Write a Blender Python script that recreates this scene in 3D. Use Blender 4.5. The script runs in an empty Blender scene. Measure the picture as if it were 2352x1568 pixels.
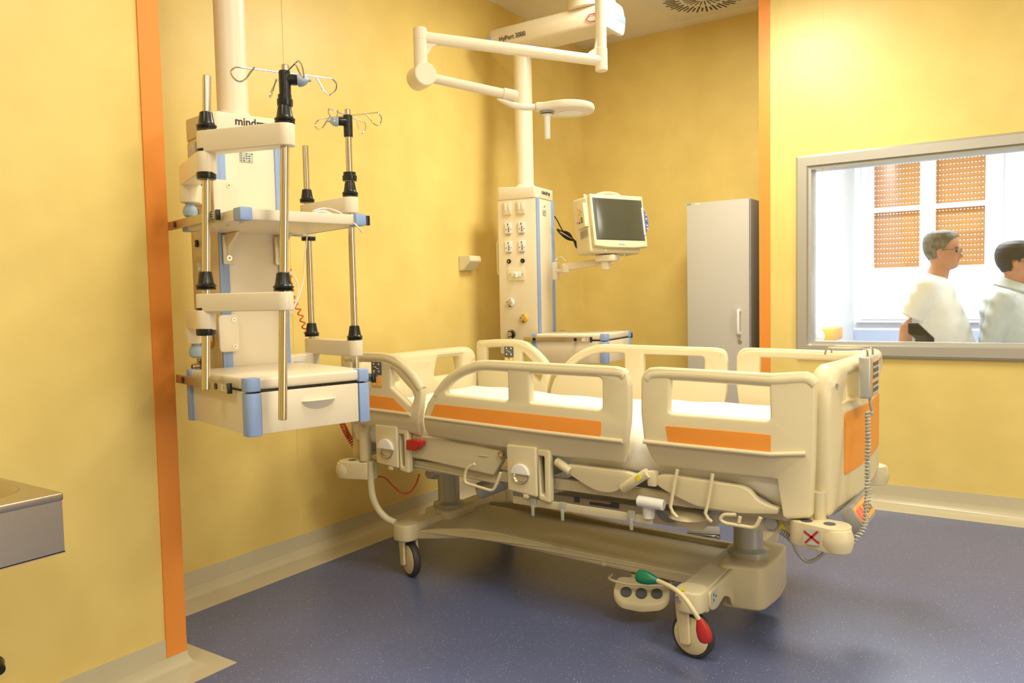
import bpy, bmesh, math, random
from mathutils import Vector as V, Matrix as M
S = bpy.context.scene
COL = S.collection
rnd = random.Random(4)
R = math.radians

# ------------------------------------------------------------------ camera
YAW, PITCH, ROLL, FPX, CAMH = R(34.0), R(3.26), R(-1.172), 1813.5, 1.2
fwd = V((-math.sin(YAW)*math.cos(PITCH), math.cos(YAW)*math.cos(PITCH), -math.sin(PITCH)))
rt0 = V((math.cos(YAW), math.sin(YAW), 0)); up0 = rt0.cross(fwd)
rt = rt0*math.cos(ROLL) + up0*math.sin(ROLL); up = -rt0*math.sin(ROLL) + up0*math.cos(ROLL)
cd = bpy.data.cameras.new('camera'); cam = bpy.data.objects.new('camera', cd); COL.objects.link(cam)
m = M((rt, up, -fwd)).transposed().to_4x4(); m.translation = (0, 0, CAMH); cam.matrix_world = m
cd.sensor_width = 36; cd.lens = FPX/2352*36; cd.clip_start = .05
S.camera = cam

# ------------------------------------------------------------------ world, exposure, lights
S.view_settings.view_transform = 'Standard'; S.view_settings.look = 'None'
S.view_settings.gamma = 1; S.view_settings.exposure = 0.25
w = bpy.data.worlds.new('world'); S.world = w; w.use_nodes = True
w.node_tree.nodes['Background'].inputs[0].default_value = (0.9, 0.95, 1, 1)
w.node_tree.nodes['Background'].inputs[1].default_value = 2.2
def area(name, loc, sx, sy, power, col=(1, .97, .9), rot=(0, 0, 0)):
    l = bpy.data.lights.new(name, 'AREA'); l.shape = 'RECTANGLE'; l.size = sx; l.size_y = sy
    l.energy = power; l.color = col
    o = bpy.data.objects.new(name, l); COL.objects.link(o); o.location = loc; o.rotation_euler = rot
    return o
XE_ = 3.4
WARM = (1, .96, .80)
area('ceiling_panel_light', (-1.3, 3.5, 2.97), .6, .6, 42, WARM)
area('ceiling_panel_light', (-.9, 1.6, 2.97), .6, .6, 19, WARM)
area('ceiling_panel_light', (.9, 3.0, 2.97), .6, .6, 15, WARM)
area('ceiling_panel_light', (.9, 1.0, 2.97), .6, .6, 34, WARM)
area('ceiling_panel_light', (-1.1, -.6, 2.97), .6, .6, 16, WARM)
area('ceiling_panel_light', (.9, -.9, 2.97), .6, .6, 20, WARM)
sp = bpy.data.lights.new('ceiling_spotlight', 'SPOT'); sp.energy = 14; sp.spot_size = R(95); sp.spot_blend = .8
sp.color = (1, .96, .85); sp.shadow_soft_size = .08
so = bpy.data.objects.new('ceiling_spotlight', sp); COL.objects.link(so); so.location = (-1.15, 4.3, 2.93)
so.rotation_euler = (R(14), 0, 0)
area('office_fill_light', (-.9, 6.3, 2.9), 1.2, .6, 90, (.95, .98, 1))  # added fill lamps, this and the next, to make the office bright
area('office_fill_light', (1.2, 6.3, 2.9), 1.2, .6, 70, (.95, .98, 1))

area('added_east_fill', (XE_-.06, 1.4, 1.7), 2.2, 1.2, 40, (1, .95, .82), (0, R(90), 0))  # added fill from the east to brighten walls and ceiling, no window built there

# ------------------------------------------------------------------ pixel of the photograph -> point of the room
def ray(px, py):
    return (fwd*FPX + rt*(px-1176) - up*(py-784)).normalized()
def P(px, py, ax, val, F=None):
    o = V((0, 0, CAMH)); d = ray(px, py)
    if F is not None:
        Fi = F.inverted(); o = Fi @ o; d = Fi.to_3x3() @ d
    return o + d*((val-o[ax])/d[ax])
def PD(px, py, dep, F=None):
    d = ray(px, py); p = V((0, 0, CAMH)) + d*(dep/d.dot(fwd))
    return p if F is None else F.inverted() @ p

# ------------------------------------------------------------------ materials
def mat(name, col, rough=.5, metal=0, bump=0, bscale=60, var=0, vscale=3, emit=0, coat=0, trans=0, alpha=1, col2=None):
    mt = bpy.data.materials.new(name); mt.use_nodes = True; nt = mt.node_tree; b = nt.nodes['Principled BSDF']
    b.inputs['Base Color'].default_value = (*col, 1); b.inputs['Roughness'].default_value = rough
    b.inputs['Metallic'].default_value = metal; b.inputs['Coat Weight'].default_value = coat
    b.inputs['Transmission Weight'].default_value = trans; b.inputs['Alpha'].default_value = alpha
    if emit: b.inputs['Emission Color'].default_value = (*col, 1); b.inputs['Emission Strength'].default_value = emit
    tc = nt.nodes.new('ShaderNodeTexCoord')
    def noise(sc, det=3):
        n = nt.nodes.new('ShaderNodeTexNoise'); n.inputs['Scale'].default_value = sc; n.inputs['Detail'].default_value = det
        nt.links.new(tc.outputs['Object'], n.inputs['Vector']); return n
    n = noise(vscale); rp = nt.nodes.new('ShaderNodeValToRGB')
    c2 = col2 or tuple(max(0, c*(1-(var or .03))) for c in col)
    rp.color_ramp.elements[0].position = .35; rp.color_ramp.elements[1].position = .65
    rp.color_ramp.elements[0].color = (*c2, 1); rp.color_ramp.elements[1].color = (*col, 1)
    nt.links.new(n.outputs['Fac'], rp.inputs[0]); nt.links.new(rp.outputs[0], b.inputs['Base Color'])
    if bump:
        n2 = noise(bscale, 2); bp = nt.nodes.new('ShaderNodeBump'); bp.inputs['Strength'].default_value = bump
        bp.inputs['Distance'].default_value = .002
        nt.links.new(n2.outputs['Fac'], bp.inputs['Height']); nt.links.new(bp.outputs[0], b.inputs['Normal'])
    return mt
YEL = mat('yellow_wall_vinyl', (.85, .65, .215), .38, var=.06, vscale=5, col2=(.80, .605, .19), bump=.03, bscale=90)
TRIM = mat('orange_corner_guard', (.86, .30, .045), .45)
COVE = mat('beige_cove_vinyl', (.62, .55, .38), .22, var=.04)
CEIL = mat('white_ceiling_paint', (.90, .84, .68), .8)
CREAM = mat('cream_bed_plastic', (.76, .66, .42), .38, bump=.04, bscale=400)
CREAMM = mat('cream_painted_steel', (.66, .58, .38), .35)
BEDGREY = mat('bed_lift_grey_metal', (.50, .50, .45), .35, metal=.3)
PEND = mat('pendant_white_enamel', (.84, .74, .56), .32)
PENDB = mat('pendant_blue_plastic', (.30, .42, .72), .42)
BLUEG = mat('grey_blue_plastic', (.36, .45, .60), .45)
STEEL = mat('polished_steel_tube', (.66, .60, .50), .22, metal=1)
BRUSH = mat('brushed_steel', (.55, .50, .42), .33, metal=1, bump=.05, bscale=300)
CHROME = mat('chrome_wire', (.86, .84, .80), .08, metal=1)
BLACK = mat('black_plastic', (.012, .012, .011), .28)
RUBBER = mat('dark_rubber_tyre', (.05, .045, .045), .55)
DGREY = mat('dark_grey_plastic', (.10, .11, .12), .5)
MGREY = mat('mid_grey_plastic', (.33, .33, .32), .5)
ORANGE = mat('orange_panel', (.90, .33, .05), .4)
ORG2 = mat('orange_keypad', (.93, .45, .08), .45)
TEAL = mat('teal_button', (.02, .22, .23), .4)
WHITE = mat('white_plastic', (.85, .83, .78), .4)
SHEET = mat('white_bed_sheet', (.88, .86, .82), .85, bump=.25, bscale=9)
CABG = mat('grey_laminate', (.56, .52, .45), .42)
CABS = mat('grey_laminate_shaded', (.42, .40, .36), .45)  # same laminate darkened, shade on the locker side put into the colour
RED = mat('red_plastic', (.50, .025, .02), .35)
REDCORD = mat('red_hose', (.55, .06, .02), .4)
GREEN = mat('green_plastic', (.0, .16, .08), .3)
ORHOSE = mat('orange_spiral_hose', (.80, .20, .05), .4)
SCREEN = mat('monitor_dark_screen', (.075, .072, .045), .12)
BEZEL = mat('monitor_black_bezel', (.075, .08, .09), .3)
PURPLE = mat('purple_keypad', (.13, .13, .42), .4)
YELS = mat('yellow_sign', (.85, .72, .03), .5)
YRING = mat('yellow_gas_ring', (.92, .50, .02), .4)
IVORY = mat('ivory_plastic', (.80, .72, .52), .4)
LED = mat('red_led_display', (1, .04, .03), .4, emit=2.0)
GLED = mat('green_led', (.3, 1, .05), .4, emit=2.0)
FRAME = mat('satin_aluminium_frame', (.52, .50, .44), .36, metal=.45)
OFFW = mat('office_white_paint', (.86, .88, .92), .7)
OFFB = mat('office_blue_wainscot', (.40, .47, .62), .6)
PVC = mat('white_window_pvc', (.86, .88, .90), .4)
SKIN = mat('skin', (.52, .25, .15), .55, var=.08, vscale=12)
HAIRG = mat('grey_hair', (.20, .185, .17), .75, var=.5, vscale=35, bump=.3, bscale=120)
HAIRB = mat('black_hair', (.018, .013, .012), .6, bump=.3, bscale=120)
TSHIRT = mat('white_cotton', (.82, .80, .78), .85, bump=.5, bscale=14)
SHIRTG = mat('grey_striped_shirt_cloth', (.50, .53, .54), .8, bump=.9, bscale=16, var=.1, vscale=14)
TROUS = mat('pale_trousers_cloth', (.78, .78, .76), .85)
STICK = mat('pale_grey_sticker', (.52, .54, .46), .5)
INK = mat('black_print', (.02, .02, .02), .5)
PINK = mat('magenta_mark', (.75, .04, .16), .5)
GLASSL = mat('spectacle_lens', (.8, .85, .85), .05, alpha=.25)

# floor: blue vinyl with fine pale flecks
FLOOR = bpy.data.materials.new('blue_speckled_vinyl'); FLOOR.use_nodes = True
nt = FLOOR.node_tree; b = nt.nodes['Principled BSDF']; tc = nt.nodes.new('ShaderNodeTexCoord')
def fleck(scale, thr, col, base_socket):
    v = nt.nodes.new('ShaderNodeTexVoronoi'); v.inputs['Scale'].default_value = scale
    nt.links.new(tc.outputs['Object'], v.inputs['Vector'])
    rp = nt.nodes.new('ShaderNodeValToRGB'); rp.color_ramp.elements[0].position = thr; rp.color_ramp.elements[1].position = thr+.05
    rp.color_ramp.elements[0].color = (1, 1, 1, 1); rp.color_ramp.elements[1].color = (0, 0, 0, 1)
    nt.links.new(v.outputs['Distance'], rp.inputs[0])
    mul = nt.nodes.new('ShaderNodeMath'); mul.operation = 'MULTIPLY'
    sep = nt.nodes.new('ShaderNodeSeparateColor'); nt.links.new(v.outputs['Color'], sep.inputs[0])
    gt = nt.nodes.new('ShaderNodeMath'); gt.operation = 'GREATER_THAN'; gt.inputs[1].default_value = .62
    nt.links.new(sep.outputs[0], gt.inputs[0]); nt.links.new(rp.outputs[0], mul.inputs[0]); nt.links.new(gt.outputs[0], mul.inputs[1])
    mx = nt.nodes.new('ShaderNodeMix'); mx.data_type = 'RGBA'; mx.inputs[7].default_value = (*col, 1)
    nt.links.new(mul.outputs[0], mx.inputs[0]); nt.links.new(base_socket, mx.inputs[6]); return mx.outputs[2]
n = nt.nodes.new('ShaderNodeTexNoise'); n.inputs['Scale'].default_value = 2.5; nt.links.new(tc.outputs['Object'], n.inputs['Vector'])
rp = nt.nodes.new('ShaderNodeValToRGB'); rp.color_ramp.elements[0].color = (.112, .134, .272, 1); rp.color_ramp.elements[1].color = (.134, .158, .305, 1)
nt.links.new(n.outputs['Fac'], rp.inputs[0])
s = fleck(110, .17, (.34,.37,.50), rp.outputs[0]); s = fleck(75, .10, (.62, .58, .56), s); s = fleck(160, .2, (.05, .07, .2), s)
nt.links.new(s, b.inputs['Base Color']); b.inputs['Roughness'].default_value = .30

# glass
GLASS = bpy.data.materials.new('window_glass'); GLASS.use_nodes = True
nt = GLASS.node_tree; nt.nodes.remove(nt.nodes['Principled BSDF']); out = nt.nodes['Material Output']
tr = nt.nodes.new('ShaderNodeBsdfTransparent'); gl = nt.nodes.new('ShaderNodeBsdfGlossy'); gl.inputs['Roughness'].default_value = .02
fr = nt.nodes.new('ShaderNodeFresnel'); fr.inputs[0].default_value = 1.45; mx = nt.nodes.new('ShaderNodeMixShader')
tr.inputs[0].default_value = (.96, .98, .97, 1)
nt.links.new(fr.outputs[0], mx.inputs[0]); nt.links.new(tr.outputs[0], mx.inputs[1]); nt.links.new(gl.outputs[0], mx.inputs[2]); nt.links.new(mx.outputs[0], out.inputs[0])

# roller shutter: translucent orange-tan slats
SHUT = bpy.data.materials.new('orange_shutter_slat'); SHUT.use_nodes = True
nt = SHUT.node_tree; b = nt.nodes['Principled BSDF']; b.inputs['Base Color'].default_value = (.74, .44, .20, 1); b.inputs['Roughness'].default_value = .5
tl = nt.nodes.new('ShaderNodeBsdfTranslucent'); tl.inputs[0].default_value = (.9, .48, .16, 1)
mx = nt.nodes.new('ShaderNodeMixShader'); mx.inputs[0].default_value = .38
nt.links.new(b.outputs[0], mx.inputs[1]); nt.links.new(tl.outputs[0], mx.inputs[2]); nt.links.new(mx.outputs[0], nt.nodes['Material Output'].inputs[0])

# ------------------------------------------------------------------ mesh helpers
FR = {}                                    # root name -> builder-frame correction
def B(): return bmesh.new()
def box(bm, c, s, bev=0, rot=None, seg=2):
    t = bmesh.new(); bmesh.ops.create_cube(t, size=1)
    for v in t.verts: v.co = V((v.co.x*s[0], v.co.y*s[1], v.co.z*s[2]))
    if bev: bmesh.ops.bevel(t, geom=t.edges[:], offset=bev, segments=seg, profile=.6, affect='EDGES')
    for v in t.verts:
        if rot is not None: v.co = rot @ v.co
        v.co += V(c)
    merge(bm, t); return bm
def merge(bm, t):
    me = bpy.data.meshes.new('x'); t.to_mesh(me); t.free(); bm.from_mesh(me); bpy.data.meshes.remove(me)
def basis(d):
    d = V(d).normalized(); a = V((0, 0, 1)) if abs(d.z) < .9 else V((1, 0, 0))
    x = a.cross(d).normalized(); return x, d.cross(x), d
def lathe(bm, o, ax, prof, n=24, cap=True):
    x, y, d = basis(ax); o = V(o); rings = []
    for r, h in prof:
        rings.append([bm.verts.new(o + d*h + x*(r*math.cos(2*math.pi*i/n)) + y*(r*math.sin(2*math.pi*i/n))) for i in range(n)])
    for a, c in zip(rings, rings[1:]):
        for i in range(n): bm.faces.new((a[i], a[(i+1) % n], c[(i+1) % n], c[i]))
    if cap: bm.faces.new(rings[0][::-1]); bm.faces.new(rings[-1])
    return bm
def cyl(bm, p0, p1, r, r1=None, n=20, bev=0):
    p0, p1 = V(p0), V(p1); L = (p1-p0).length; r1 = r if r1 is None else r1
    pr = [(r, 0), (r1, L)] if not bev else [(r-bev, 0), (r, bev), (r1, L-bev), (r1-bev, L)]
    return lathe(bm, p0, p1-p0, pr, n)
def smooth(pts, k=6, closed=False):
    pts = [V(p) for p in pts]; n = len(pts); out = []
    rng = range(n if closed else n-1)
    for i in rng:
        p0 = pts[(i-1) % n] if closed or i > 0 else pts[0]*2-pts[1]
        p1 = pts[i]; p2 = pts[(i+1) % n]; p3 = pts[(i+2) % n] if closed or i+2 < n else p2*2-p1
        for j in range(k):
            t = j/k; out.append(.5*((2*p1)+(p2-p0)*t+(2*p0-5*p1+4*p2-p3)*t*t+(3*p1-p0-3*p2+p3)*t**3))
    if not closed: out.append(pts[-1])
    return out
def tube(bm, pts, r, n=10, closed=False, cap=True):
    pts = [V(p) for p in pts]; N = len(pts); rings = []; nx = None
    for i, p in enumerate(pts):
        a = pts[(i-1) % N] if closed or i > 0 else p; c = pts[(i+1) % N] if closed or i < N-1 else p
        d = (c-a).normalized()
        if nx is None: nx = basis(d)[0]
        nx = (nx - d*nx.dot(d)).normalized(); ny = d.cross(nx)
        rr = r[i] if isinstance(r, (list, tuple)) else r
        rings.append([bm.verts.new(p + nx*(rr*math.cos(2*math.pi*k/n)) + ny*(rr*math.sin(2*math.pi*k/n))) for k in range(n)])
    m_ = N if closed else N-1
    for i in range(m_):
        a, c = rings[i], rings[(i+1) % N]
        for k in range(n): bm.faces.new((a[k], a[(k+1) % n], c[(k+1) % n], c[k]))
    if cap and not closed: bm.faces.new(rings[0][::-1]); bm.faces.new(rings[-1])
    return bm
def fillet(pts, rad=.02, k=4):
    """round polyline corners (3-D points, open)"""
    pts = [V(p) for p in pts]; out = [pts[0]]
    for i in range(1, len(pts)-1):
        p = pts[i]; a = (pts[i-1]-p); c = (pts[i+1]-p); r = min(rad, a.length*.49, c.length*.49)
        q0 = p+a.normalized()*r; q1 = p+c.normalized()*r
        for j in range(k+1):
            t = j/k; out.append(q0*(1-t)**2+p*2*t*(1-t)+q1*t*t)
    out.append(pts[-1]); return out
def rpoly(pts, rad, k=4):
    """closed 2-D polygon with rounded corners; rad a number or one per corner"""
    n = len(pts); out = []
    for i in range(n):
        p = V((*pts[i][:2], 0)); a = V((*pts[i-1][:2], 0))-p; c = V((*pts[(i+1) % n][:2], 0))-p
        r = rad[i] if isinstance(rad, (list, tuple)) else rad
        r = min(r, a.length*.48, c.length*.48)
        if r < 1e-4: out.append((p.x, p.y)); continue
        q0 = p+a.normalized()*r; q1 = p+c.normalized()*r
        for j in range(k+1):
            t = j/k; q = q0*(1-t)**2+p*2*t*(1-t)+q1*t*t; out.append((q.x, q.y))
    return out
def plate(bm, outlines, th, bev, xf):
    """solid sheet from closed 2-D outlines (the first outer, others holes), xf maps (u,v,w)->point, w in [-th/2, th/2]"""
    cu = bpy.data.curves.new('c', 'CURVE'); cu.dimensions = '2D'; cu.fill_mode = 'BOTH'
    cu.extrude = max(th/2-bev, 0); cu.bevel_depth = bev; cu.bevel_resolution = 2; cu.offset = -bev
    for o in outlines:
        s = cu.splines.new('POLY'); s.points.add(len(o)-1); s.use_cyclic_u = True
        for q, p in zip(s.points, o): q.co = (p[0], p[1], 0, 1)
    ob = bpy.data.objects.new('c', cu); COL.objects.link(ob)
    dg = bpy.context.evaluated_depsgraph_get(); me = bpy.data.meshes.new_from_object(ob.evaluated_get(dg), depsgraph=dg)
    t = bmesh.new(); t.from_mesh(me); bpy.data.meshes.remove(me); bpy.data.objects.remove(ob); bpy.data.curves.remove(cu)
    bmesh.ops.remove_doubles(t, verts=t.verts, dist=1e-5)
    for v in t.verts: v.co = V(xf(v.co.x, v.co.y, v.co.z))
    merge(bm, t); return bm
def text(bm, s, size, xf, bold=.0):
    cu = bpy.data.curves.new('t', 'FONT'); cu.body = s; cu.size = size; cu.align_x = 'CENTER'; cu.align_y = 'CENTER'; cu.extrude = .0004; cu.offset = bold
    ob = bpy.data.objects.new('t', cu); COL.objects.link(ob)
    dg = bpy.context.evaluated_depsgraph_get(); me = bpy.data.meshes.new_from_object(ob.evaluated_get(dg), depsgraph=dg)
    t = bmesh.new(); t.from_mesh(me); bpy.data.meshes.remove(me); bpy.data.objects.remove(ob); bpy.data.curves.remove(cu)
    for v in t.verts: v.co = V(xf(v.co.x, v.co.y, v.co.z))
    merge(bm, t); return bm
def loft(bm, secs, n=24, cap=True):
    """secs: (centre, x half axis vector, y half axis vector)"""
    rings = []
    for c, ax, ay in secs:
        c, ax, ay = V(c), V(ax), V(ay)
        rings.append([bm.verts.new(c + ax*math.cos(2*math.pi*i/n) + ay*math.sin(2*math.pi*i/n)) for i in range(n)])
    for a, c in zip(rings, rings[1:]):
        for i in range(n): bm.faces.new((a[i], a[(i+1) % n], c[(i+1) % n], c[i]))
    if cap: bm.faces.new(rings[0][::-1]); bm.faces.new(rings[-1])
    return bm
def root_of(o):
    while o.parent: o = o.parent
    return o
KEEP = ('print', 'lettering', 'symbols', 'marks', 'slots', 'holes', 'insert', 'marking', 'screws', 'cross_mark', 'stripe', 'key_field', 'lenses', 'eyes', 'eyebrows', 'frame', 'cord', 'cable', 'body', 'hair', 'shutter')
def islands(bm):
    """groups of faces that touch or nearly touch, so that each lone piece becomes a part of its own"""
    seen = set(); out = []
    bm.verts.ensure_lookup_table()
    for v in bm.verts:
        if v in seen: continue
        st = [v]; seen.add(v); comp = []
        while st:
            u = st.pop(); comp.append(u)
            for e in u.link_edges:
                q = e.other_vert(u)
                if q not in seen: seen.add(q); st.append(q)
        cs = [u.co for u in comp]
        out.append([comp, [min(c[i] for c in cs)-.0015 for i in range(3)], [max(c[i] for c in cs)+.0015 for i in range(3)]])
    merged = True
    while merged:
        merged = False
        for i in range(len(out)):
            for j in range(i+1, len(out)):
                a, b_ = out[i], out[j]
                if all(a[1][k] <= b_[2][k] and b_[1][k] <= a[2][k] for k in range(3)):
                    out[i] = [a[0]+b_[0], [min(a[1][k], b_[1][k]) for k in range(3)], [max(a[2][k], b_[2][k]) for k in range(3)]]
                    out.pop(j); merged = True; break
            if merged: break
    return out
def obj(name, bm, mt, parent=None, label=None, flat=False, ang=38, split=True):
    if split and parent is not None and len(bm.verts) < 9000 and not any(k in name for k in KEEP):
        isl = islands(bm)
        if 1 < len(isl) <= 16:
            first = None
            for comp in isl[1:]:
                ids = set(comp[0]); t_ = B(); mp_ = {v: t_.verts.new(v.co) for v in comp[0]}
                for f in bm.faces:
                    if f.verts[0] in ids: t_.faces.new([mp_[v] for v in f.verts])
                obj(name, t_, mt, parent, label, flat, ang, False)
            bmesh.ops.delete(bm, geom=[v for c in isl[1:] for v in c[0]], context='VERTS')
    bmesh.ops.recalc_face_normals(bm, faces=bm.faces)
    me = bpy.data.meshes.new(name); 
    o = bpy.data.objects.new(name, me)
    if parent is not None:
        X = FR[root_of(parent).name]; bm.transform(X)
    bm.to_mesh(me); bm.free(); me.materials.append(mt)
    if not flat:
        me.polygons.foreach_set('use_smooth', [True]*len(me.polygons)); me.set_sharp_from_angle(angle=R(ang))
    COL.objects.link(o)
    if parent is not None: o.parent = parent
    if label: o['label'] = label
    return o
def thing(name, label, cat, T=None, F=None, group=None):
    """Empty at matrix T; its parts are given in frame F and kept where they are"""
    o = bpy.data.objects.new(name, None); COL.objects.link(o); o.empty_display_size = .1
    T = T or M(); F = F or M(); o.matrix_world = T; FR[o.name] = T.inverted() @ F
    o['label'] = label; o['category'] = cat
    if group: o['group'] = group
    return o
def solo(name, bm, mt, label, cat, loc, group=None, **k):
    """a thing that is one mesh, origin at loc"""
    bm.transform(M.Translation(-V(loc))); o = obj(name, bm, mt, **k); o.location = loc
    o['label'] = label; o['category'] = cat
    if group: o['group'] = group
    FR[o.name] = M.Translation(-V(loc))
    return o
def struct(name, bm, mt, parent=None, **k):
    o = obj(name, bm, mt, parent, **k)
    if parent is None: o['kind'] = 'structure'; FR[o.name] = M()
    return o
def bb(x0, x1, y0, y1, z0, z1, bev=0):
    return box(B(), ((x0+x1)/2, (y0+y1)/2, (z0+z1)/2), (x1-x0, y1-y0, z1-z0), bev)

# ------------------------------------------------------------------ room shell
XL, XN, YN, YB, YR, XP, HC = -2.83, -2.33, 1.49, 5.21, 4.73, -1.40, 3.0
XE, YF = 3.4, -2.6
struct('floor', bb(XL-.1, XE+.1, YF-.1, 8.8, -.1, 0), FLOOR)
struct('ceiling', bb(XL-.1, XE+.1, YF-.1, YB+.1, HC, HC+.1), CEIL)
struct('wall_left', bb(XL-.1, XL, YN, YB+.1, 0, HC), YEL)
struct('wall_left_front', bb(XL-.1, XN, YF, YN, 0, HC), YEL)
struct('wall_back', bb(XL-.1, XP, YB, YB+.1, 0, HC), YEL)
struct('wall_east', bb(XE, XE+.1, YF, 8.6, 0, HC), YEL)
struct('wall_front', bb(XL-.1, XE+.1, YF-.1, YF, 0, HC), YEL)
# window wall with its opening
wx0, wx1, wz0, wz1 = -1.19, 1.35, .825, 1.965      # outer frame
bm = B()
for x0, x1, z0, z1 in ((XP, wx0+.03, 0, HC), (wx1-.03, XE, 0, HC), (wx0+.03, wx1-.03, 0, wz0+.03), (wx0+.03, wx1-.03, wz1-.03, HC)):
    box(bm, ((x0+x1)/2, YR+.06, (z0+z1)/2), (x1-x0, .12, z1-z0))
box(bm, (XP+.05, (YR+YB)/2+.1, HC/2), (.1, YB-YR+.1, HC))
struct('wall_right', bm, YEL)
# panel seams of the vinyl covering, fine raised welds
WELD = mat('weld_seam_yellow', (.92, .68, .24), .4)
for k, sm_ in enumerate((((XL+.0008, 5.13, 1.5), (.0016, .004, 2.75)), ((-1.05, YR-.0008, 2.4), (.004, .0016, 1.1)), ((XL+.0008, 2.42, 1.5), (.0016, .003, 2.75)))):
    struct('trim_%d' % (5+k), box(B(), *sm_), WELD)
# orange corner guards
struct('trim_2', box(bb(XN-.004, XN+.006, YN-.066, YN+.004, .035, HC), (XN-.02, YN+.003, 1.52), (.05, .006, 2.96)), TRIM)
struct('trim_3', box(bb(XP-.006, XP+.058, YR-.006, YR+.002, .03, HC), (XP-.003, YR+.03, 1.5), (.006, .07, 2.94)), TRIM)
# coved skirting
def cove(name, path):
    prof = [(.0, .122), (.003, .122), (.004, .06)]
    for i in range(7):
        a = math.pi/2*i/6; prof.append((.006+.055*(1-math.cos(a)), .058*(1-math.sin(a))+.002))
    prof += [(.115, .0015), (.115, 0)]
    bm = B(); rings = []; n = len(path)
    for i, p in enumerate(path):
        p = V((*p, 0)); d0 = (p-V((*path[i-1], 0))).normalized() if i else None; d1 = (V((*path[i+1], 0))-p).normalized() if i < n-1 else None
        d0 = d0 or d1; d1 = d1 or d0; n0 = V((d0.y, -d0.x, 0)); n1 = V((d1.y, -d1.x, 0)); mi = (n0+n1).normalized(); k = 1/max(.3, mi.dot(n0))
        rings.append([bm.verts.new(p+mi*(u*k)+V((0, 0, z))) for u, z in prof])
    for a, c in zip(rings, rings[1:]):
        for j in range(len(prof)-1): bm.faces.new((a[j], c[j], c[j+1], a[j+1]))
    struct(name, bm, COVE, ang=60)
cove('baseboard_left', [(XN, YF), (XN, YN), (XL, YN), (XL, YB)])
cove('baseboard_back', [(XL, YB), (XP, YB), (XP, YR), (XE, YR)])

# window_1: the wide inner window onto the next room
wr = bpy.data.objects.new('window_1', None); COL.objects.link(wr); wr['kind'] = 'structure'; FR[wr.name] = M()
bm = B(); fw = .082
def xz(y): return lambda u, v, w_: (u, y+w_, v)
for a in (1,):
    # mitred bevelled frame: outer rectangle to inner rectangle, sloping face
    o = [(wx0, wz0), (wx1, wz0), (wx1, wz1), (wx0, wz1)]
    lv = [(0, 0), (0, -.022), (.012, -.03), (.06, -.03), (.068, -.018), (fw, -.016), (fw, .1)]
    rings = []
    for ins, y in lv:
        rings.append([bm.verts.new((x+(ins if x < 0 else -ins), YR+y, z+(ins if z < 1.4 else -ins))) for x, z in o])
    for A, C in zip(rings, rings[1:]):
        for j in range(4): bm.faces.new((A[j], A[(j+1) % 4], C[(j+1) % 4], C[j]))
struct('window_frame', bm, FRAME, wr, ang=10)
struct('pane', bb(wx0+fw-.005, wx1-fw+.005, YR+.05, YR+.056, wz0+fw-.005, wz1-fw+.005), GLASS, wr)

# ------------------------------------------------------------------ the next room
YO = 8.4
xs = P(1961, 765, 1, YO).x
q0 = P(1985, 735, 1, YO); q1 = P(2292, 742, 1, YO)
ox0, ox1, oz0, oz1 = q0.x, q1.x+.0, .93, 2.75
bm = B()
for x0, x1, z0, z1 in ((xs-.1, ox0, 0, 3), (ox1, XE, 0, 3), (ox0, ox1, 0, oz0), (ox0, ox1, oz1, 3)):
    box(bm, ((x0+x1)/2, YO+.1, (z0+z1)/2), (x1-x0, .2, z1-z0))
struct('wall_office_back', bm, OFFW)
struct('wall_office_left', bb(xs-.1, xs, YB+.105, YO, 0, 3), OFFW)
struct('ceiling_office', bb(xs-.1, XE, YB+.1, YO+.2, 3, 3.1), OFFW)
struct('trim_4', bb(xs+.001, XE, YO-.012, YO, 0, .80, .003), OFFB)
w2 = bpy.data.objects.new('window_2', None); COL.objects.link(w2); w2['kind'] = 'structure'; FR[w2.name] = M()
pan = []
for (a, c) in ((2007, 2112), (2149, 2262)):
    x0 = P(a, 500, 1, YO).x; x1 = P(c, 500, 1, YO).x; pan.append((x0, x1))
zt, zm1, zm0, zb = P(2060, 470, 1, YO).z, 0, 0, 0
zA = P(2112, 470, 1, YO).z; zB = P(2112, 482, 1, YO).z; zS = P(2060, 613, 1, YO).z; zC = P(2060, 724, 1, YO).z
def rect(x0, x1, z0, z1, r=.004): return rpoly([(x0, z0), (x1, z0), (x1, z1), (x0, z1)], r, 2)
bm = B()
plate(bm, [rect(ox0, ox1, oz0, oz1), rect(pan[0][0], pan[0][1], zB-.035, zB-.0+.9 if 0 else zC+.0) if 0 else rect(pan[0][0], pan[0][1], zC, zB), rect(pan[1][0], pan[1][1], zC, zB),
           rect(pan[0][0], pan[0][1], zA, 2.66), rect(pan[1][0], pan[1][1], zA, 2.66)], .05, .006, xz(YO+.03))
plate(bm, [rect(ox0-.03, ox1+.03, oz0-.03, oz1+.03), rect(ox0+.04, ox1-.04, oz0+.035, oz1-.04)], .05, .005, xz(YO-.004))
xm = (pan[0][1]+pan[1][0])/2
box(bm, (xm, YO-.002, (oz0+oz1)/2), (.055, .03, oz1-oz0-.06), .006)
box(bm, ((ox0+ox1)/2, YO-.03, oz0-.045), (ox1-ox0+.14, .06, .022), .005)
struct('window_frame', bm, PVC, w2)
struct('pane', bb(ox0+.03, ox1-.03, YO+.03, YO+.034, oz0+.03, oz1-.03), GLASS, w2)
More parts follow.
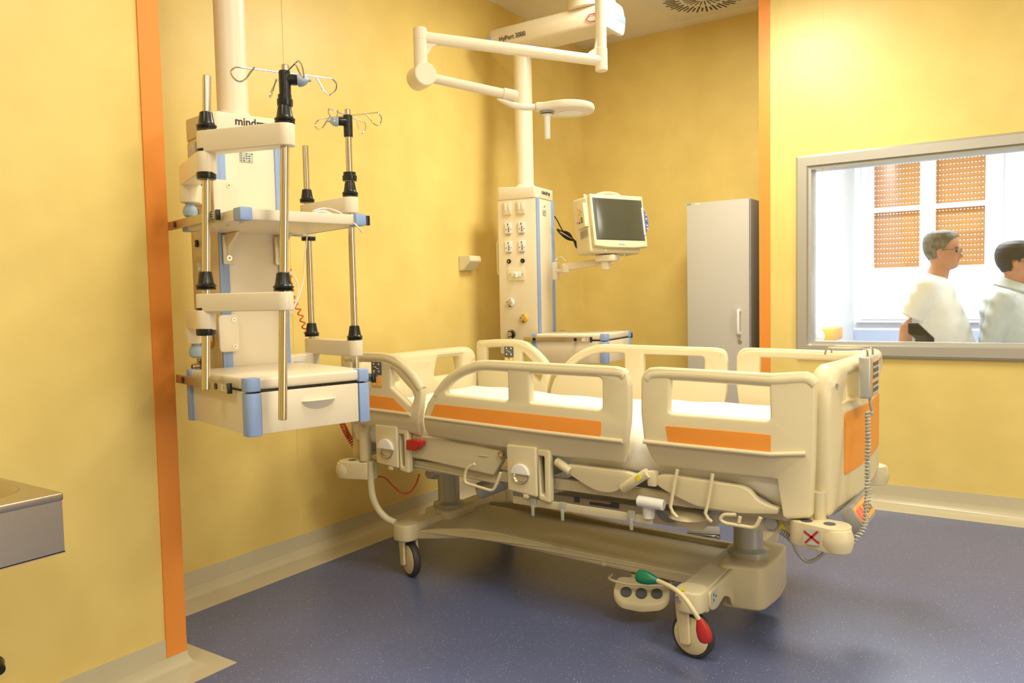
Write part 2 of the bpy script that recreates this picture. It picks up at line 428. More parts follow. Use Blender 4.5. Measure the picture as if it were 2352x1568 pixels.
# roller shutter slats with rows of light slots
bm = B(); zz = zS
while zz < 2.7:
    h = .0475
    for x0, x1 in ((ox0+.02, xm), (xm, ox1-.02)):
        nsl = 19; dx = (x1-x0)/nsl
        box(bm, ((x0+x1)/2, YO+.11, zz+.0205), (x1-x0, .010, .041), .004)
        for i in range(nsl): box(bm, (x0+dx*(i+.5), YO+.11, zz+.0445), (dx*.52, .006, .012))
    zz += h
struct('roller_shutter', bm, SHUT, w2)
# small orange cabinet on the office side wall
za, zb_ = P(1900, 757, 0, xs+.1).z, P(1900, 787, 0, xs+.1).z
bx = P(1936, 770, 0, xs+.1); y1 = bx.y; 
t = thing('wall_dispenser', 'small orange two-part box on the white side wall beyond the window', 'box', M.Translation((xs, y1-.2, zb_)))
obj('body', bb(xs, xs+.1, y1-.13, y1, zb_, za, .012), ORG2, t); obj('cover', bb(xs, xs+.105, y1-.42, y1-.135, zb_, za, .012), ORG2, t)

# ------------------------------------------------------------------ ceiling vent
vc = P(1616, -8, 2, HC)
t = thing('air_vent', 'round ceiling air diffuser with black radial slots', 'air vent', M.Translation(vc))
obj('face_plate', box(B(), (vc.x, vc.y, HC-.004), (.62, .62, .008), .003), WHITE, t)
bm = B()
for ringr, cnt, ln, off in ((.075, 24, .07, 0), (.165, 24, .10, 0), (.19, 24, .06, .5)):
    for i in range(cnt):
        a = 2*math.pi*(i+off)/cnt; rm = ringr+ln/2-.02
        box(bm, (vc.x+rm*math.cos(a), vc.y+rm*math.sin(a), HC-.0085), (ln, .011 if ringr > .1 else .007, .002), 0, M.Rotation(a, 3, 'Z'))
obj('radial_slots', bm, BLACK, t)

# ------------------------------------------------------------------ small things on the walls
a = P(1053, 588, 0, XL); c = P(1053, 622, 0, XL); e = P(1086, 605, 0, XL)
bm = B(); y0, y1_ = a.y, a.y+.11
prof = [(XL+.001, c.z), (XL+.035, c.z+.004), (XL+.085, a.z-.03), (XL+.08, a.z), (XL+.001, a.z)]
v0 = [bm.verts.new((x, y0, z)) for x, z in prof]; v1 = [bm.verts.new((x, y1_, z)) for x, z in prof]
bm.faces.new(v0); bm.faces.new(v1[::-1])
for i in range(5): bm.faces.new((v0[i], v0[(i+1) % 5], v1[(i+1) % 5], v1[i]))
bmesh.ops.bevel(bm, geom=bm.edges[:], offset=.003, segments=2, affect='EDGES')
solo('wall_sensor', bm, IVORY, 'small cream wedge-shaped fitting on the yellow left wall', 'wall fitting', (XL, (y0+y1_)/2, c.z))

# ------------------------------------------------------------------ ceiling pendants
def pendant(cx, cy, rot, y0, y1, xf, label, shelf, armx, tubetop):
    F = M.Translation((cx, cy, 0)) @ M.Rotation(R(rot), 4, 'Z')
    t = thing('ceiling_pendant', label, 'medical supply unit', M.Translation((cx, cy, HC if tubetop is None else tubetop)) @ M.Rotation(R(rot), 4, 'Z'), F)
    zt_ = HC if tubetop is None else tubetop
    obj('support_tube', lathe(B(), (0, 0, 1.82), (0, 0, 1), [(.062, 0), (.058, .012), (.051, .02), (.051, zt_-1.82)], 40), PEND, t)
    hx, hy = .125, .12
    cb = box(B(), (0, 0, 1.31), (2*hx-.004, 2*hy-.004, .88), .012)
    col_ = obj('column', cb, PEND, t)
    cap = B()
    plate(cap, [rpoly([(-hx, -hy), (hx, -hy), (hx, hy), (-hx, hy)], .02)], .075, .006, lambda u, v, w_: (u, v, 1.785+w_-(.012 if (w_ > 0 and u > .09) else 0)))
    obj('top_cap', cap, PEND, col_)
    tr_ = B()
    for s in (-1, 1):
        box(tr_, (hx-.001, s*(hy-.020), 1.31), (.01, .032, .88), .002)
        box(tr_, (hx+.003, s*(hy-.018), 1.31), (.004, .005, .88), .001)
    obj('guide_track', tr_, PENDB, col_)
    nm = B(); text(nm, 'mindray', .036, lambda u, v, w_: (hx+.0008+w_, u+.012, 1.785+v), .0006)
    obj('brand_lettering', nm, INK, col_)
    st = B(); box(st, (hx+.0005, -.012, 1.672), (.001, .044, .03)); st2 = obj('rating_label', st, STICK, col_)
    dots = B()
    for i in range(5):
        for j in range(4):
            if rnd.random() < .75: box(dots, (hx+.0012, -.030+.009*i, 1.661+.0075*j), (.0008, .004 if i else .003, .003))
    box(dots, (hx+.0012, -.012, 1.705), (.0008, .012, .003)); box(dots, (hx+.0012, -.004, 1.712), (.0008, .004, .005))
    obj('label_print', dots, INK, col_)
    # service face (towards -y)
    yf = -hy
    def pl(name, x, z, wx, wz, th, mt, bev=.002): return obj(name, box(B(), (x, yf-th/2+.001, z), (wx, th, wz), bev), mt, col_)
    for x in (-.055, .03):
        pl('blank_plate', x, 1.70, .052, .075, .006, PEND)
        v_ = B(); 
        for i in range(2): box(v_, (x-.011+.022*i, yf-.0058, 1.707), (.014, .003, .04), .001)
        obj('plate_insert', v_, WHITE, col_)
        d_ = B()
        for dx_, dz_ in ((-.012, 0), (.012, 0), (0, -.009)): cyl(d_, (x+dx_, yf-.004, 1.678+dz_), (x+dx_, yf-.0075, 1.678+dz_), .0035, n=10)
        obj('plate_screws', d_, IVORY, col_)
    for z in (1.588, 1.484):
        for x in (-.052, .032):
            pl('power_socket', x, z, .042, .062, .007, WHITE)
            h_ = B()
            box(h_, (x, yf-.0075, z+.02), (.004, .002, .011)); box(h_, (x+.004, yf-.0075, z-.006), (.0045, .002, .008)); box(h_, (x+.004, yf-.0075, z-.018), (.0045, .002, .008)); box(h_, (x+.004, yf-.0075, z+.004), (.0045, .002, .006))
            cyl(h_, (x-.012, yf-.006, z-.008), (x-.012, yf-.008, z-.008), .0025, n=8); cyl(h_, (x+.018, yf-.006, z-.008), (x+.018, yf-.008, z-.008), .0025, n=8)
            obj('socket_holes', h_, INK, col_)
            tg = B(); box(tg, (x-.004, yf-.0005, z-.038), (.028, .001, .005)); obj('socket_tag', tg, BLUEG, col_)
    for x in (-.052, .035):
        g_ = B(); lathe(g_, (x, yf, 1.40), (0, -1, 0), [(.0125, 0), (.0125, .006), (.006, .007), (.006, .002)], 18); obj('earth_terminal', g_, BLACK, col_)
        g_ = B(); cyl(g_, (x, yf, 1.40), (x, yf-.009, 1.40), .0045, n=12); obj('terminal_pin', g_, GREEN if x > 0 else STEEL, col_)
    pl('data_outlet', -.006, 1.325, .105, .072, .006, IVORY)
    d_ = B(); box(d_, (-.006, yf-.0075, 1.325), (.06, .004, .03), .002); obj('outlet_insert', d_, WHITE, col_)
    d_ = B(); cyl(d_, (-.006, yf-.007, 1.327), (-.006, yf-.02, 1.324), .009, n=14, bev=.002); box(d_, (-.003, yf-.014, 1.313), (.008, .012, .014), .002); obj('outlet_plug', d_, WHITE, col_)
    d_ = B()
    for s in (-1, 1): cyl(d_, (-.006+s*.041, yf-.004, 1.325), (-.006+s*.041, yf-.008, 1.325), .004, n=10)
    obj('outlet_screws', d_, STEEL, col_)
    for x, z, mt in ((-.047, 1.165, WHITE), (.036, 1.075, YRING), (-.047, .985, BLACK)):
        g_ = B(); lathe(g_, (x, yf, z), (0, -1, 0), [(.025, 0), (.025, .006), (.021, .010)], 28); gg = obj('gas_outlet', g_, mt, col_)
        g_ = B(); lathe(g_, (x-.002, yf-.006, z), (0, -1, 0), [(.014, 0), (.014, .02), (.011, .026), (.011, .03), (.006, .03), (.006, .02)], 18)
        box(g_, (x-.012, yf-.016, z), (.014, .014, .018), .003)
        obj('gas_coupling', g_, STEEL, col_)
        g_ = B(); box(g_, (x, yf-.0115, z+.0205), (.013, .001, .003)); box(g_, (x, yf-.0115, z-.0205), (.013, .001, .006)); obj('gas_marking', g_, INK if mt is not BLACK else WHITE, col_)
    hb = B(); tube(hb, fillet([(-hx, -.06, 1.52), (-hx-.03, -.06, 1.52), (-hx-.03, -.06, 1.33), (-hx, -.06, 1.33)], .02), .008, 10); obj('grab_handle', hb, PEND, col_)
    # drawer unit
    x0 = hx; ym = (y0+y1)/2; zb0, zd, ztp = .834, .953, .990
    body = B(); box(body, ((x0+xf)/2, ym, (zb0+zd)/2), (xf-x0-.03, y1-y0-.012, zd-zb0), .003)
    un = obj('drawer_unit', body, PEND, t)
    top = B(); box(top, ((x0+xf)/2+.004, ym, (zd+ztp)/2+.003), (xf-x0, y1-y0-.004, ztp-zd-.006), .008, seg=3); obj('worktop', top, PEND, un)
    gp = B(); box(gp, ((x0+xf)/2, ym, zd), (xf-x0-.02, y1-y0-.016, .012)); obj('shadow_gap', gp, BLACK, un)
    c_ = B()
    for yy, s in ((y0, 1), (y1, -1)):
        for z0, z1 in ((zb0-.002, zd-.003), (zd+.002, ztp+.002)):
            plate(c_, [rpoly([(xf-.026, yy-.003*s), (xf+.012, yy-.003*s), (xf+.012, yy+.036*s), (xf-.026, yy+.036*s)][::s], [.003, .018, .003, .003][::s])], z1-z0, .002, lambda u, v, w_, zc=(z0+z1)/2: (u, v, zc+w_))
    obj('corner_guard', c_, PENDB, un)
    c_ = B()
    for yy in (y0+.008, y1-.008):
        for z0, z1 in ((zb0-.002, zd-.003), (zd+.002, ztp+.002)): box(c_, (x0+.006, yy, (z0+z1)/2), (.03, .024, z1-z0), .003)
    obj('rear_corner_guard', c_, PENDB, un)
    dr = B(); box(dr, (xf+.001, ym, (zb0+zd)/2), (.012, y1-y0-.076, zd-zb0-.004), .003); dd = obj('drawer', dr, PEND, un)
    hd = B(); n_ = 12
    # half-moon recessed grip with a top lip
    secs = []
    for i in range(n_+1):
        a_ = math.pi*i/n_; yy = ym+.02-.052*math.cos(a_); dp = .027*math.sin(a_)
        secs.append((yy, dp))
    top_v = [hd.verts.new((xf+.007+.020*(math.sin(math.pi*i/n_)**.7 if 0 < i < n_ else 0), yy, .915)) for i, (yy, dp) in enumerate(secs)]
    low_v = [hd.verts.new((xf+.0071, yy, .915-dp)) for yy, dp in secs]
    for i in range(n_): hd.faces.new((top_v[i], top_v[i+1], low_v[i+1], low_v[i]))
    back_v = [hd.verts.new((xf+.006, yy, .915)) for yy, dp in secs]
    for i in range(n_): hd.faces.new((top_v[i], back_v[i], back_v[i+1], top_v[i+1]))
    obj('drawer_handle', hd, PEND, un)
    def rail(par, ysd, z, xa, xb):
        s = -1 if ysd < 0 else 1
        r_ = B(); box(r_, ((xa+xb)/2, ysd+s*.018, z), (xb-xa, .009, .026), .001); ro = obj('equipment_rail', r_, BRUSH, par)
        r_ = B(); box(r_, (xb+.004, ysd+s*.018, z), (.009, .012, .029), .001); obj('rail_end_cap', r_, BLACK, par)
        r_ = B()
        for xx in (xa+.065, xb-.085): cyl(r_, (xx, ysd, z), (xx, ysd+s*.0245, z), .0095, n=18)
        obj('rail_bolt', r_, BLACK, par)
        r_ = B(); box(r_, (xb-.03, ysd+s*.023, z), (.036, .001, .018)); obj('rail_sticker', r_, IVORY, par)
        r_ = B(); box(r_, (xb-.022, ysd+s*.0237, z+.003), (.008, .0006, .002)); box(r_, (xb-.022, ysd+s*.0237, z-.003), (.008, .0006, .002)); obj('sticker_print', r_, INK, par)
    rail(un, y0, .962, x0-.05, xf-.075); rail(un, y1, .962, x0+.05, xf+.0)
    if shelf:
        zs = 1.437; xs2 = xf-.008
        sb = B(); box(sb, ((x0+xs2)/2+.01, ym, zs), (xs2-x0, y1-y0, .03), .004); sh = obj('shelf', sb, PEND, t)
        c_ = B()
        for yy in (y0+.014, y1-.014): box(c_, (xs2-.002, yy, zs), (.05, .036, .036), .006)
        for yy in (y0+.012, y1-.012): box(c_, (x0+.03, yy, zs), (.04, .03, .034), .004)
        obj('shelf_corner', c_, PENDB, sh)
        br = B()
        for yy in (-.088, .088):
            plate(br, [rpoly([(x0+.002, zs-.11), (x0+.012, zs-.11), (x0+.02, zs-.06), (x0+.1, zs-.016), (x0+.002, zs-.016)], .004)], .012, .002, lambda u, v, w_, yy=yy: (u, yy+w_, v))
            plate(br, [rpoly([(yy-.018, zs-.115), (yy+.018, zs-.115), (yy+.018, zs-.02), (yy-.018, zs-.02)], .006)], .006, .001, lambda u, v, w_: (x0+.01+w_, u, v))
        obj('shelf_bracket', br, PEND, sh)
        br = B()
        for yy in (-.088, .088): lathe(br, (x0+.012, yy, zs-.095), (1, 0, 0), [(.009, 0), (.009, .004), (.004, .004), (.004, .001)], 14)
        obj('bracket_bolt', br, STEEL, sh)
        br = B()
        for i in range(4): cyl(br, (x0+.09+.1*i, y0+.03, zs-.015), (x0+.09+.1*i, y0+.03, zs-.021), .006, n=10)
        obj('shelf_underside_screws', br, IVORY, sh)
        rail(sh, y0, zs+.005, x0-.06, xs2-.10); rail(sh, y1, zs+.0, x0+.05, xs2+.0)
    return t, F
Lx, Ly = -2.29, 1.733
pl_t, FL = pendant(Lx, Ly, -15, -.228, .15, .575, 'ceiling-hung white supply column with shelf and drawer unit, nearest the left wall strip', True, 0, None)
Rx, Ry = -2.494, 3.865
pr_t, FRr = pendant(Rx, Ry, 7, -.190, .225, .545, 'white supply column with sockets and gas outlets, hung beyond the bed', False, 0, 2.605)
# the ceiling arm the far column hangs from
am = B(); xa0 = P(1147, 90, 1, Ry).x; xa1 = P(1396, 40, 1, Ry-.02).x; zc = 2.665
plate(am, [rpoly([(-.1, -.055), (.1, -.055), (.115, 0), (.09, .062), (-.09, .062), (-.115, 0)], .02)], xa1-xa0, .008, lambda u, v, w_: ((xa0+xa1)/2+w_, Ry+u, zc+v))
bm_ = am
ar = thing('pendant_ceiling_arm', 'long white ceiling arm marked HyPort 3000 above the far column', 'ceiling arm', M.Translation(((xa0+xa1)/2, Ry, HC)))
obj('arm_housing', bm_, PEND, ar)
obj('ceiling_mount', lathe(B(), (P(1358, 10, 1, Ry).x, Ry, zc+.055), (0, 0, 1), [(.13, 0), (.13, .05), (.11, .07), (.11, HC-zc-.056)], 40), PEND, ar)
ec = B(); plate(ec, [rpoly([(-.112, -.075), (.112, -.075), (.135, .01), (.1, .085), (-.1, .085), (-.135, .01)], .03)], .035, .012, lambda u, v, w_: (xa1+.016+w_, Ry+u, zc+v)); obj('end_cap', ec, WHITE, ar)
ec = B(); box(ec, (xa1+.034, Ry, zc+.012), (.003, .24, .035), .001); box(ec, (xa1+.012, Ry-.12, zc+.0), (.05, .01, .03)); obj('blue_stripe', ec, PENDB, ar)
ec = B(); cyl(ec, (xa0+.01, Ry-.105, zc-.005), (xa0+.01, Ry-.12, zc-.005), .018, n=16); obj('blue_button', ec, BLUEG, ar)
def armf(u0, v0): # lettering on the lower front slope
    return lambda u, v, w_: (u0+u, Ry-.1095+.15*0-(v+v0+.035)*.27-w_, zc-.0+v0+v)
lt = B(); text(lt, 'HyPort 3000', .034, armf(xa0+.165, -.016), .00015); obj('arm_lettering', lt, INK, ar)
lt = B(); ux = P(1358, 65, 1, Ry-.11).x
tube(lt, [armf(ux, -.02)(u, v, .001) for u, v in ((.035, .018), (-.005, .018), (-.028, .0), (-.005, -.016), (.035, -.016))], .0028, 6); obj('arm_mark', lt, PINK, ar)
obj('tube_collar', lathe(B(), (Rx, Ry, 2.59), (0, 0, 1), [(.055, 0), (.085, .012), (.088, .03)], 32), PEND, ar)

# ------------------------------------------------------------------ infusion poles
def cone_collar(bm, x, y, z, k=1.0):       # black clamp cone standing at z
    lathe(bm, (x, y, z), (0, 0, 1), [(.026*k, 0), (.027*k, .004), (.024*k, .005), (.027*k, .008), (.0275*k, .012), (.023*k, .016), (.0215*k, .02), (.017*k, .048), (.0125*k, .0505)], 24)
def ring_collar(bm, x, y, z, k=1.0):
    lathe(bm, (x, y, z), (0, 0, 1), [(.0245*k, 0), (.026*k, .004), (.026*k, .018), (.0225*k, .02), (.0225*k, .03)], 24)
def hooks(par, x, y, z, ang, rad=.14):
    rk = B()
    cyl(rk, (x, y, z-.022), (x, y, z+.022), .0105, n=16, bev=.002); cyl(rk, (x, y, z-.06), (x, y, z-.02), .009, n=14)
    hub = obj('hook_hub', rk, STEEL, par)
    for k in range(4):
        a_ = R(ang+90*k); d = V((math.cos(a_), math.sin(a_), 0)); s_ = V((-d.y, d.x, 0))
        pts = [(0, 0, 0), (.06, 0, 0), (.115, 0, 0), (rad-.01, 0, -.002), (rad+.002, .004, -.014), (rad-.002, .010, -.030), (rad-.016, .014, -.040), (rad-.032, .012, -.032), (rad-.046, .008, -.012), (rad-.058, .004, .004)]
        b_ = B(); tube(b_, smooth([V((x, y, z)) + d*p + s_*q + V((0, 0, h)) for p, q, h in pts], 4), .0023, 8)
        obj('hook', b_, CHROME, hub)
def clampT(par, x, y, z, ang, knobmt):
    b_ = B(); cyl(b_, (x, y, z), (x, y, z+.075), .0155, n=18, bev=.002); d = V((math.cos(R(ang)), math.sin(R(ang)), 0)); q = V((x, y, z+.052))
    cyl(b_, q, q+d*.033, .0145, n=16, bev=.003); c_ = obj('height_clamp', b_, BLACK, par)
    b_ = B(); lathe(b_, q+d*.033, d, [(.016, 0), (.018, .006), (.016, .016), (.010, .024), (.004, .028), (.004, .036)], 18); obj('clamp_knob', b_, knobmt, c_)
def link(bm, a, c, z0, z1, ra, rc=None):
    """flat arm of two round bosses and a web between plan points"""
    rc = rc or ra; a, c = V((*a, 0)), V((*c, 0)); d = (c-a).normalized(); s_ = V((-d.y, d.x, 0)); o = []
    for i in range(13): t_ = math.pi/2+math.pi*i/12; o.append(a + d*(ra*math.cos(t_)) + s_*(ra*math.sin(t_)))
    for i in range(13): t_ = -math.pi/2+math.pi*i/12; o.append(c + d*(rc*math.cos(t_)) + s_*(rc*math.sin(t_)))
    plate(bm, [[(p.x, p.y) for p in o]], z1-z0, .003, lambda u, v, w_: (u, v, (z0+z1)/2+w_))
def zat(px, py, p): # height seen at (px,py) at plan position p
    d = ray(px, py); return CAMH + d.z/math.hypot(d.x, d.y)*math.hypot(p[0], p[1])
# near set: pole 1, pole 2
def lean(a, c, dep):                        # a pole that stands slightly out of plumb
    A_, C2 = PD(*a, dep), PD(*c, dep)
    return lambda z: A_+(C2-A_)*((A_.z-z)/(A_.z-C2.z))
f1, f2 = lean((475, 174), (473, 895), 2.20), lean((655.5, 165), (649, 964), 2.12)
z1_at = lambda py: PD(474, py, 2.20).z
z2_at = lambda py: PD(652, py, 2.12).z
pv = PD(436, 470, 2.42)                     # first pivot at the side of the column
t = thing('infusion_stand', 'two steel infusion poles on jointed white arms, left of the near column', 'infusion stand', M.Translation((pv.x, pv.y, 1.45)))
obj('pole', cyl(B(), f1(z1_at(895)), f1(z1_at(174)), .0117, n=24, bev=.0015), STEEL, t)
obj('pole', cyl(B(), f2(z2_at(964)), f2(z2_at(188)), .0117, n=24, bev=.0015), STEEL, t)
cl = B()
def cc(f, z): p = f(z); cone_collar(cl, p.x, p.y, z)
def rc_(f, z, k=1.0): p = f(z); ring_collar(cl, p.x, p.y, z, k)
cc(f1, z1_at(299)); rc_(f1, z1_at(412)); cc(f1, z1_at(665)); rc_(f1, z1_at(770))
cc(f2, z2_at(284)); cc(f2, z2_at(668)); rc_(f2, z2_at(241)-.004, .8)
obj('pole_collar', cl, BLACK, t)
q1_, q2_ = f1(z1_at(320)), f2(z2_at(310)); la = B(); link(la, (q1_.x, q1_.y), (q2_.x, q2_.y), z2_at(336), z2_at(285), .0265); obj('upper_arm', la, PEND, t)
q1b, q2b = f1(z1_at(690)), f2(z2_at(690)); la = B(); link(la, (q1b.x, q1b.y), (q2b.x, q2b.y), z2_at(713), z2_at(670), .0265); obj('upper_arm', la, PEND, t)
q1c, q1d = f1(z1_at(375)), f1(z1_at(735))
la = B(); link(la, (pv.x, pv.y), (q1c.x, q1c.y), z1_at(400), z1_at(350), .0265); link(la, (pv.x, pv.y), (q1d.x, q1d.y), z1_at(758), z1_at(712), .0265)
obj('lower_arm', la, PEND, t)
fz = FL @ V((.10, -.16, 0))
for (ya, yb, kb) in ((422, 466, 476), (744, 789, 804)):
    za_, zb2 = zat(436, ya, pv), zat(436, yb, pv)
    la = B(); link(la, (pv.x, pv.y), (fz.x, fz.y), zb2, za_, .028, .02)
    # fixing plate on the blue track
    fc = FL @ V((.135, -.092, (za_+zb2)/2-.005))
    plate(la, [rpoly([(-.034, -.06), (.03, -.06), (.03, .06), (-.034, .06)], .014)], .012, .002, lambda u, v, w_, fc=fc: FL @ V((.139+w_, -.098+u, fc.z+v)))
    br = obj('wall_bracket', la, PEND, t)
    sc = B()
    for s in (-1, 1):
        lathe(sc, FL @ V((.144, -.083, fc.z+s*.043)), FL.to_3x3() @ V((1, 0, 0)), [(.0075, 0), (.0075, .003), (.003, .003), (.003, .001)], 16)
    obj('bracket_screw', sc, STEEL, br)
    sc = B(); lathe(sc, (pv.x, pv.y, zb2-.045), (0, 0, 1), [(.010, 0), (.0185, .006), (.022, .018), (.019, .03), (.013, .038), (.012, .046)], 24); obj('brake_knob', sc, BLUEG, br)
zr = B()
for p, zz_ in ((q1c, z1_at(347)), (q1d, z1_at(710)), (pv, zat(436, 419, pv)), (pv, zat(436, 742, pv))): cyl(zr, (p.x, p.y, zz_-.005), (p.x, p.y, zz_+.004), .0245, n=24)
obj('joint_ring', zr, BLACK, t)
q_ = f2(z2_at(215)); clampT(t, q_.x, q_.y, z2_at(228), 45, BLUEG)
q_ = f2(z2_at(168)); hooks(t, q_.x, q_.y, z2_at(168), 64)
# far set: pole 3, pole 4
p3 = PD(709, 560, 2.94); p4 = PD(808, 560, 2.74); pv2 = PD(668, 690, 2.86); 
t = thing('infusion_stand', 'two steel infusion poles on jointed white arms, right of the near column', 'infusion stand', M.Translation((pv2.x, pv2.y, 1.1)))
for p, pa, ya, pb, yb in ((p3, 708, 335, 716, 830), (p4, 805, 300, 815, 852)):
    obj('pole', cyl(B(), (p.x, p.y, zat(pb, yb, p)), (p.x, p.y, zat(pa, ya, p)), .0115, n=24, bev=.0015), STEEL, t)
cl = B()
cone_collar(cl, p3.x, p3.y, zat(709, 466, p3)); ring_collar(cl, p3.x, p3.y, zat(711, 553, p3)); cone_collar(cl, p3.x, p3.y, zat(716, 772, p3))
cone_collar(cl, p4.x, p4.y, zat(806, 451, p4)); ring_collar(cl, p4.x, p4.y, zat(806, 416, p4), .95); cone_collar(cl, p4.x, p4.y, zat(814, 780, p4))
obj('pole_collar', cl, BLACK, t)
la = B(); link(la, (p3.x, p3.y), (p4.x, p4.y), zat(807, 490, p4), zat(807, 453, p4), .0265); obj('upper_arm', la, PEND, t)
la = B(); link(la, (p3.x, p3.y), (p4.x, p4.y), zat(815, 817, p4), zat(815, 781, p4), .0265); obj('upper_arm', la, PEND, t)
la = B(); fz2 = FL @ V((.06, .12, 0)); 
link(la, (fz2.x, fz2.y), (p3.x, p3.y), zat(716, 842, p3), zat(716, 808, p3), .0265); link(la, (fz2.x, fz2.y), (p3.x, p3.y), zat(711, 545, p3), zat(711, 508, p3), .0265); obj('lower_arm', la, PEND, t)
cl = B(); cyl(cl, (p3.x, p3.y, zat(716, 808, p3)), (p3.x, p3.y, zat(716, 808, p3)+.006), .0245, n=24); obj('joint_ring', cl, BLACK, t)
clampT(t, p4.x, p4.y, zat(805, 315, p4), 232, BLUEG)
hooks(t, p4.x, p4.y, zat(805, 266, p4), 14, .125)

# cable lying on the shelf and hanging; orange spiral hose behind the column
def dpts(l, dep): return [PD(x, y, d if d else dep) for x, y, d in l]
c_ = B(); zsh = 1.452
pts = [P(720, 484, 2, zsh+.012), P(745, 478, 2, zsh+.03), P(775, 485, 2, zsh+.02), P(805, 503, 2, zsh+.006), P(822, 520, 2, zsh-.03)+V((.03, 0, 0))*0]
pts[3] = P(802, 503, 2, zsh+.01); pts = pts[:4]+[PD(818, 517, 2.25), PD(833, 534, 2.24)]
tube(c_, smooth(pts, 6), .0022, 8)
tube(c_, smooth([P(722, 487, 2, zsh+.006), P(745, 484, 2, zsh+.012), P(765, 492, 2, zsh+.006), P(785, 498, 2, zsh+.004)], 6), .0022, 8)
tube(c_, smooth([PD(718, 487, 2.62), PD(706, 540, 2.84), PD(700, 590, 2.86), PD(697, 640, 2.86), PD(683, 690, 2.82), PD(660, 738, 2.80)], 6), .0024, 8)
tube(c_, smooth([PD(655, 617, 2.80), PD(672, 630, 2.82), PD(684, 655, 2.83), PD(682, 685, 2.82), PD(668, 722, 2.80)], 6), .0024, 8)
cb = solo('sensor_cable', c_, WHITE, 'thin grey cable with probe lying on the white shelf and hanging behind it', 'cable', P(745, 484, 2, zsh))
c_ = B(); tube(c_, smooth([P(728, 486, 2, zsh+.008), P(745, 490, 2, zsh+.010), P(757, 494, 2, zsh+.008)], 5), [.003]+[.006]*9+[.003], 10); obj('probe', c_, BLUEG, cb)
def coil(bm, path, rad, wire, pitch, n=8, step=10):
    path = smooth(path, 8); L = 0; out_ = []; nx = None; acc = [0]
    for a_, c2 in zip(path, path[1:]): acc.append(acc[-1]+(c2-a_).length)
    tot = acc[-1]; turns = tot/pitch; N = int(turns*step); j = 0
    for i in range(N+1):
        s_ = tot*i/N
        while j < len(acc)-2 and acc[j+1] < s_: j += 1
        t_ = (s_-acc[j])/max(1e-6, acc[j+1]-acc[j]); p = path[j].lerp(path[j+1], t_); d = (path[j+1]-path[j]).normalized()
        if nx is None: nx = basis(d)[0]
        nx = (nx-d*nx.dot(d)).normalized(); ny = d.cross(nx); a_ = 2*math.pi*s_/pitch
        out_.append(p+nx*rad*math.cos(a_)+ny*rad*math.sin(a_))
    tube(bm, out_, wire, n)
c_ = B(); coil(c_, [PD(664, 618, 2.95), PD(668, 660, 2.95), PD(676, 690, 2.95), PD(690, 722, 2.95), PD(702, 764, 2.95)], .008, .0028, .026)
solo('spiral_hose', c_, ORHOSE, 'orange spiral hose hanging behind the near supply column', 'hose', PD(664, 618, 2.95))
c_ = B(); coil(c_, [PD(776, 940, 3.42), PD(785, 968, 3.42), PD(793, 988, 3.45), PD(806, 1012, 3.48), PD(828, 1040, 3.5), PD(852, 1052, 3.5)], .011, .003, .012)
solo('spiral_hose', c_, REDCORD, 'red coiled hose hanging beside the head end of the bed', 'hose', PD(776, 940, 3.42))

# ------------------------------------------------------------------ examination lamp
J2 = PD(1381, 140, 3.5); J1 = PD(965, 92, 3.13); J1.z = J2.z+.02; J2z = J2.z
t = thing('examination_lamp', 'white ceiling-mounted examination lamp on a jointed tubular arm', 'lamp', M.Translation((J2.x, J2.y, HC)))
b_ = B(); cyl(b_, (J2.x, J2.y, J2.z-.035), (J2.x, J2.y, HC), .0245, n=28); cyl(b_, (J2.x, J2.y, J2.z-.045), (J2.x, J2.y, J2.z+.055), .0275, n=28, bev=.004); cyl(b_, (J2.x, J2.y, HC-.06), (J2.x, J2.y, HC), .07, n=28, bev=.006)
obj('drop_tube', b_, PEND, t)
dv = (V((J1.x, J1.y, 0))-V((J2.x, J2.y, 0))).normalized()
b_ = B(); A = V((J2.x, J2.y, J2.z)); C_ = V((J1.x, J1.y, J2.z)); cyl(b_, A, C_, .0235, n=28)
plate(b_, [[(.02, .0), (.075, .0), (.055, .018), (.035, .03), (.026, .075), (.018, .08)]], .014, .002, lambda u, v, w_: A+dv*u+V((0, 0, .02+v))+V((-dv.y, dv.x, 0))*w_)
plate(b_, [[(.02, .0), (.075, .0), (.05, -.015), (.035, -.04), (.018, -.06)]], .014, .002, lambda u, v, w_: C_-dv*u+V((0, 0, -.02+v))+V((-dv.y, dv.x, 0))*w_)
obj('horizontal_arm', b_, PEND, t)
b_ = B(); cyl(b_, C_+V((0, 0, -.17)), C_+V((0, 0, .035)), .027, n=28, bev=.004); cyl(b_, C_+V((0, 0, -.01)), C_+V((0, 0, -.013)), .0276, n=28)
k0 = C_+V((0, 0, -.155)); ax_ = (V((0, 0, CAMH))-k0); ax_.z = 0; ax_.normalize(); ax_ = (ax_+rt0*.45).normalized()
cyl(b_, k0-ax_*.045, k0+ax_*.05, .046, n=36, bev=.004); obj('elbow_joint', b_, PEND, t)
e2 = PD(1184, 221, 3.22); st_ = k0+ax_*.012
b_ = B(); cyl(b_, st_, e2, .019, n=24); d_ = (e2-st_).normalized(); cyl(b_, e2-d_*.055, e2+d_*.006, .0235, n=24, bev=.004); obj('spring_arm', b_, PEND, t)
hd0 = PD(1226, 246, 3.25)
b_ = B(); tube(b_, smooth([PD(1142, 227, 3.21), PD(1160, 234, 3.21), PD(1185, 243, 3.22), PD(1205, 246, 3.23), hd0], 6), [.005+.008*min(1, i/10) for i in range(25)], 14); obj('lamp_neck', b_, PEND, t)
hc = PD(1303, 246, 3.30); hd0b = PD(1228, 247, 3.25); dd_ = (hc-hd0b); dd_.z = 0; Ld = dd_.length; dd_.normalize(); sd = V((-dd_.y, dd_.x, 0))
out2 = []
